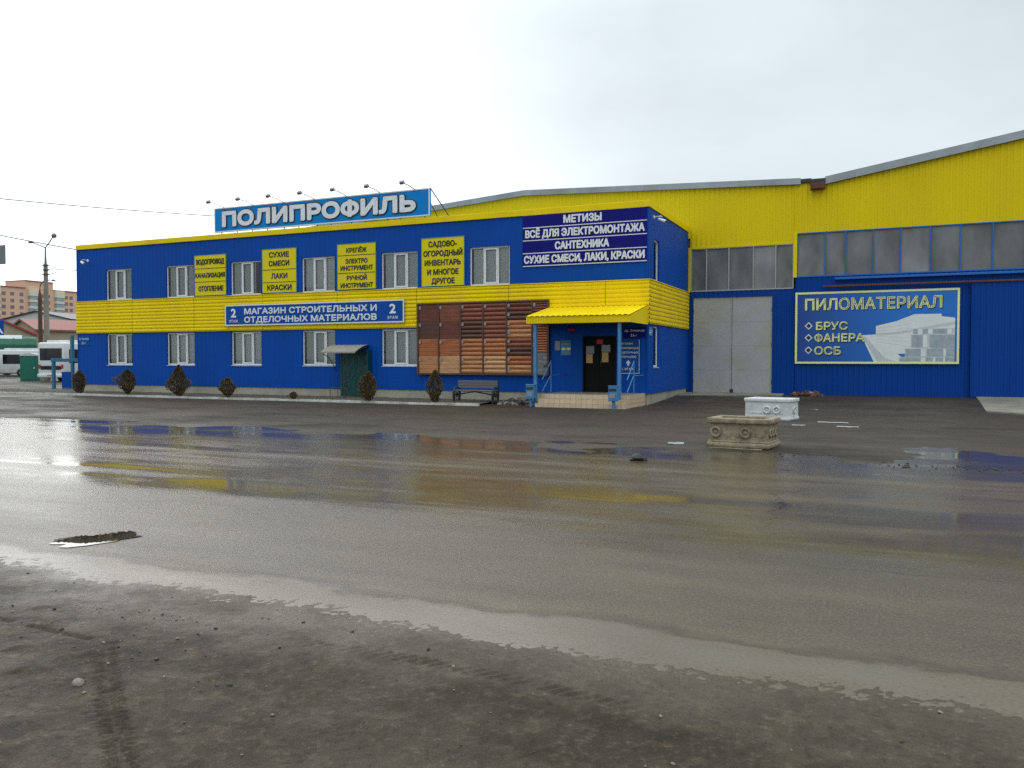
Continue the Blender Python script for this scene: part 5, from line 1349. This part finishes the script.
# street lamp on concrete pole and the older wooden one
t = thing('street_lamp', (-58.9, 44.0, 0), 'tall concrete street lamp pole with two lamp heads and a cable bracket', 'street lamp')
px, py = -58.9, 44.0
b = MB(); b.tube([(px, py, -.1), (px, py, 9.0)], .23, 'polecon', 12, .15); b.build('pole', t)
b = MB(); b.tube([(px, py, 9.0), (px, py, 9.4), (px, py, 10.3)], .10, 'greysign', 8, .05)
b.tube([(px, py, 10.25), (px - .35, py - .25, 10.45), (px - .72, py - .5, 10.62)], .045, 'greysign', 6); b.tube([(px, py, 10.25), (px + .25, py + .18, 10.7), (px + .45, py + .3, 11.1)], .045, 'greysign', 6); b.build('arm', t)
for d_ in ((-.85, -.58, 10.66), (.52, .36, 11.2)):
    b = MB(); s_ = 1 if d_[0] > 0 else -1; b.ball((px + d_[0], py + d_[1], d_[2]), .24, .16, .11 if s_ < 0 else .2, 'chrome' if s_ < 0 else 'greysign'); b.build('lamp_head', t)
b = MB()
for z in (8.9, 8.55, 8.2): b.box(px - .2, px + .2, py - .2, py + .2, z - .03, z + .03, 'darksteel', .01)
for z in (8.6, 8.25): b.tube([(px, py, z), (px + .55, py + .35, z + .02)], .02, 'darksteel', 5); b.tube([(px + .4, py + .26, z), (px + .45, py + .3, z + .22)], .03, 'pvc', 5); b.tube([(px + .55, py + .35, z), (px + .6, py + .4, z + .22)], .03, 'pvc', 5)
b.build('bracket', t)
t = thing('street_lamp', (-69.5, 51.3, 0), 'older dark pole with a curved lamp arm behind the tall concrete one', 'street lamp')
px, py = -69.5, 51.3
b = MB(); b.tube([(px, py, -.1), (px, py, 7.0)], .21, 'polewood', 10, .17); b.tube([(px, py, 7.0), (px, py, 7.9)], .2, 'rust', 8, .06); b.build('pole', t)
b = MB(); b.tube([(px, py, 7.8), (px + .05, py + .03, 8.4), (px + .3, py + .2, 8.75), (px + .75, py + .5, 8.85)], .05, 'rust', 6); b.build('arm', t)
b = MB(); b.ball((px + .95, py + .65, 8.82), .25, .17, .09, 'chrome'); b.build('lamp_head', t)

def wire(p, q, sag, r_, label):
    p, q = Vector(p), Vector(q); pts = [p.lerp(q, i / 24) - Vector((0, 0, sag * 4 * (i / 24) * (1 - i / 24))) for i in range(25)]
    b = MB(); b.tube(pts, r_, 'wire', 5); tag(b.build('overhead_cable'), label, 'cable', 'overhead cables at the left')
wire((-34.05 - 8.3 * .6, 23.4 - 3.6 * .6, 8.57 + .5), (-27.9, YF + .1, 8.25), .12, .02, 'overhead cable running to the left end of the roof sign')
wire((-62.2 - 3, 42.7 - 1.2, 11.9), (-37.0, 36, 7.0), .10, .034, 'overhead cable sloping down behind the far left corner of the shop')
wire((-58.3, 44.4, 8.62), (-36.9, 35, 6.9), .15, .026, 'short overhead cable from the concrete lamp pole bracket to the shop')
# grey plate and bus-stop sign at the left edge, each on its post
t = thing('road_sign', (-30.9, 20.1, 0), 'plain grey back of a road sign at the upper left edge', 'sign')
b = MB(); b.box(-31.2, -28.97, 20.05, 20.08, 5.13, 5.82, 'greysign', .006); b.build('panel', t)
b = MB(); b.tube([(-30.9, 20.12, -.1), (-30.9, 20.12, 5.9)], .04, 'greysign', 8); b.build('post', t)
t = thing('bus_stop_sign', (-58.5, 39.7, 0), 'blue bus stop sign with white letter at the left edge above the buses', 'sign')
mt = Matrix.Translation((-58.5, 39.7, 0)) @ Matrix.Rotation(face_cam(-58.5, 39.7), 4, 'Z')
b = MB(); b.box(-.5, .5, -.02, .02, 3.43, 4.52, 'signblue', .006, mt); b.build('panel', t)
b = MB(); b.text('А', -.25, .47, 3.55, .5, -.024, 'lettergrey', .04); b.v = [tuple(mt @ Vector(v)) for v in b.v]; b.build('lettering', t)
b = MB(); b.tube([mt @ Vector((-.3, .06, -.1)), mt @ Vector((-.3, .06, 4.4))], .04, 'greysign', 8); b.build('post', t)

# ------------------------------------------------------------------ sky, sun, camera
SUN_AZ, SUN_EL = R(-46), R(19)          # azimuth from +Y (negative = towards -X)
W_ = bpy.data.worlds.new('World'); S.world = W_; W_.use_nodes = True
nt = W_.node_tree; N = nt.nodes.new; L = nt.links.new; bg = nt.nodes['Background']
sky = N('ShaderNodeTexSky'); sky.sky_type = 'NISHITA'; sky.sun_disc = False; sky.sun_elevation = SUN_EL; sky.sun_rotation = SUN_AZ
sky.air_density = 1; sky.dust_density = 3
hs = N('ShaderNodeHueSaturation'); hs.inputs['Saturation'].default_value = .15; L(sky.outputs[0], hs.inputs['Color'])
tc = N('ShaderNodeTexCoord'); d = tc.outputs['Generated']
sp = N('ShaderNodeSeparateXYZ'); L(d, sp.inputs[0])
cl = noise(N, L, d, 1.6, 5, (1, 1, 2.4), .5, .3)
cl2 = noise(N, L, d, 4.5, 4, (1, 1, 2.6), .5)
k = math_(N, L, 'ADD', rng(N, L, cl, .36, .64, .84, 1.05), rng(N, L, cl2, .3, .7, -.05, .05))
dot = N('ShaderNodeVectorMath'); dot.operation = 'DOT_PRODUCT'; L(d, dot.inputs[0])
dot.inputs[1].default_value = (math.sin(SUN_AZ) * math.cos(SUN_EL), math.cos(SUN_AZ) * math.cos(SUN_EL), math.sin(SUN_EL))
glow = rng(N, L, dot.outputs['Value'], .86, 1.0, 0, .38)
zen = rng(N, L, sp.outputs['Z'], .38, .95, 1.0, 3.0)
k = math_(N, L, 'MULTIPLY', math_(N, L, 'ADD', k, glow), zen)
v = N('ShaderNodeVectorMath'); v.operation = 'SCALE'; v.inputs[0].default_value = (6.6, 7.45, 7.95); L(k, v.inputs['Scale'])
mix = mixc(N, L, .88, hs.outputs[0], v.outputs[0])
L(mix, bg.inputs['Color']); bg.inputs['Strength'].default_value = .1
sl = bpy.data.lights.new('sun', 'SUN'); sl.energy = .6; sl.angle = R(50); sl.color = (1, .97, .92)
so = bpy.data.objects.new('sun', sl); COL.objects.link(so)
sd = Vector((math.sin(SUN_AZ) * math.cos(SUN_EL), math.cos(SUN_AZ) * math.cos(SUN_EL), math.sin(SUN_EL)))
so.rotation_euler = sd.to_track_quat('Z', 'Y').to_euler(); so.location = sd * 100

cam = bpy.data.cameras.new('camera'); cam.sensor_width = 36; cam.lens = 830 / 1024 * 36; cam.clip_start = .05; cam.clip_end = 6000
co = bpy.data.objects.new('camera', cam); COL.objects.link(co); co.location = (0, 0, 1.7)
co.rotation_euler = (R(90) - math.atan(25 / 830), 0, R(24)); S.camera = co
S.view_settings.view_transform = 'Standard'; S.view_settings.look = 'None'; S.view_settings.exposure = .14; S.view_settings.gamma = 1
S.cycles.max_bounces = 6; S.cycles.use_denoising = False; S.cycles.use_adaptive_sampling = False; S.cycles.sample_clamp_indirect = 4
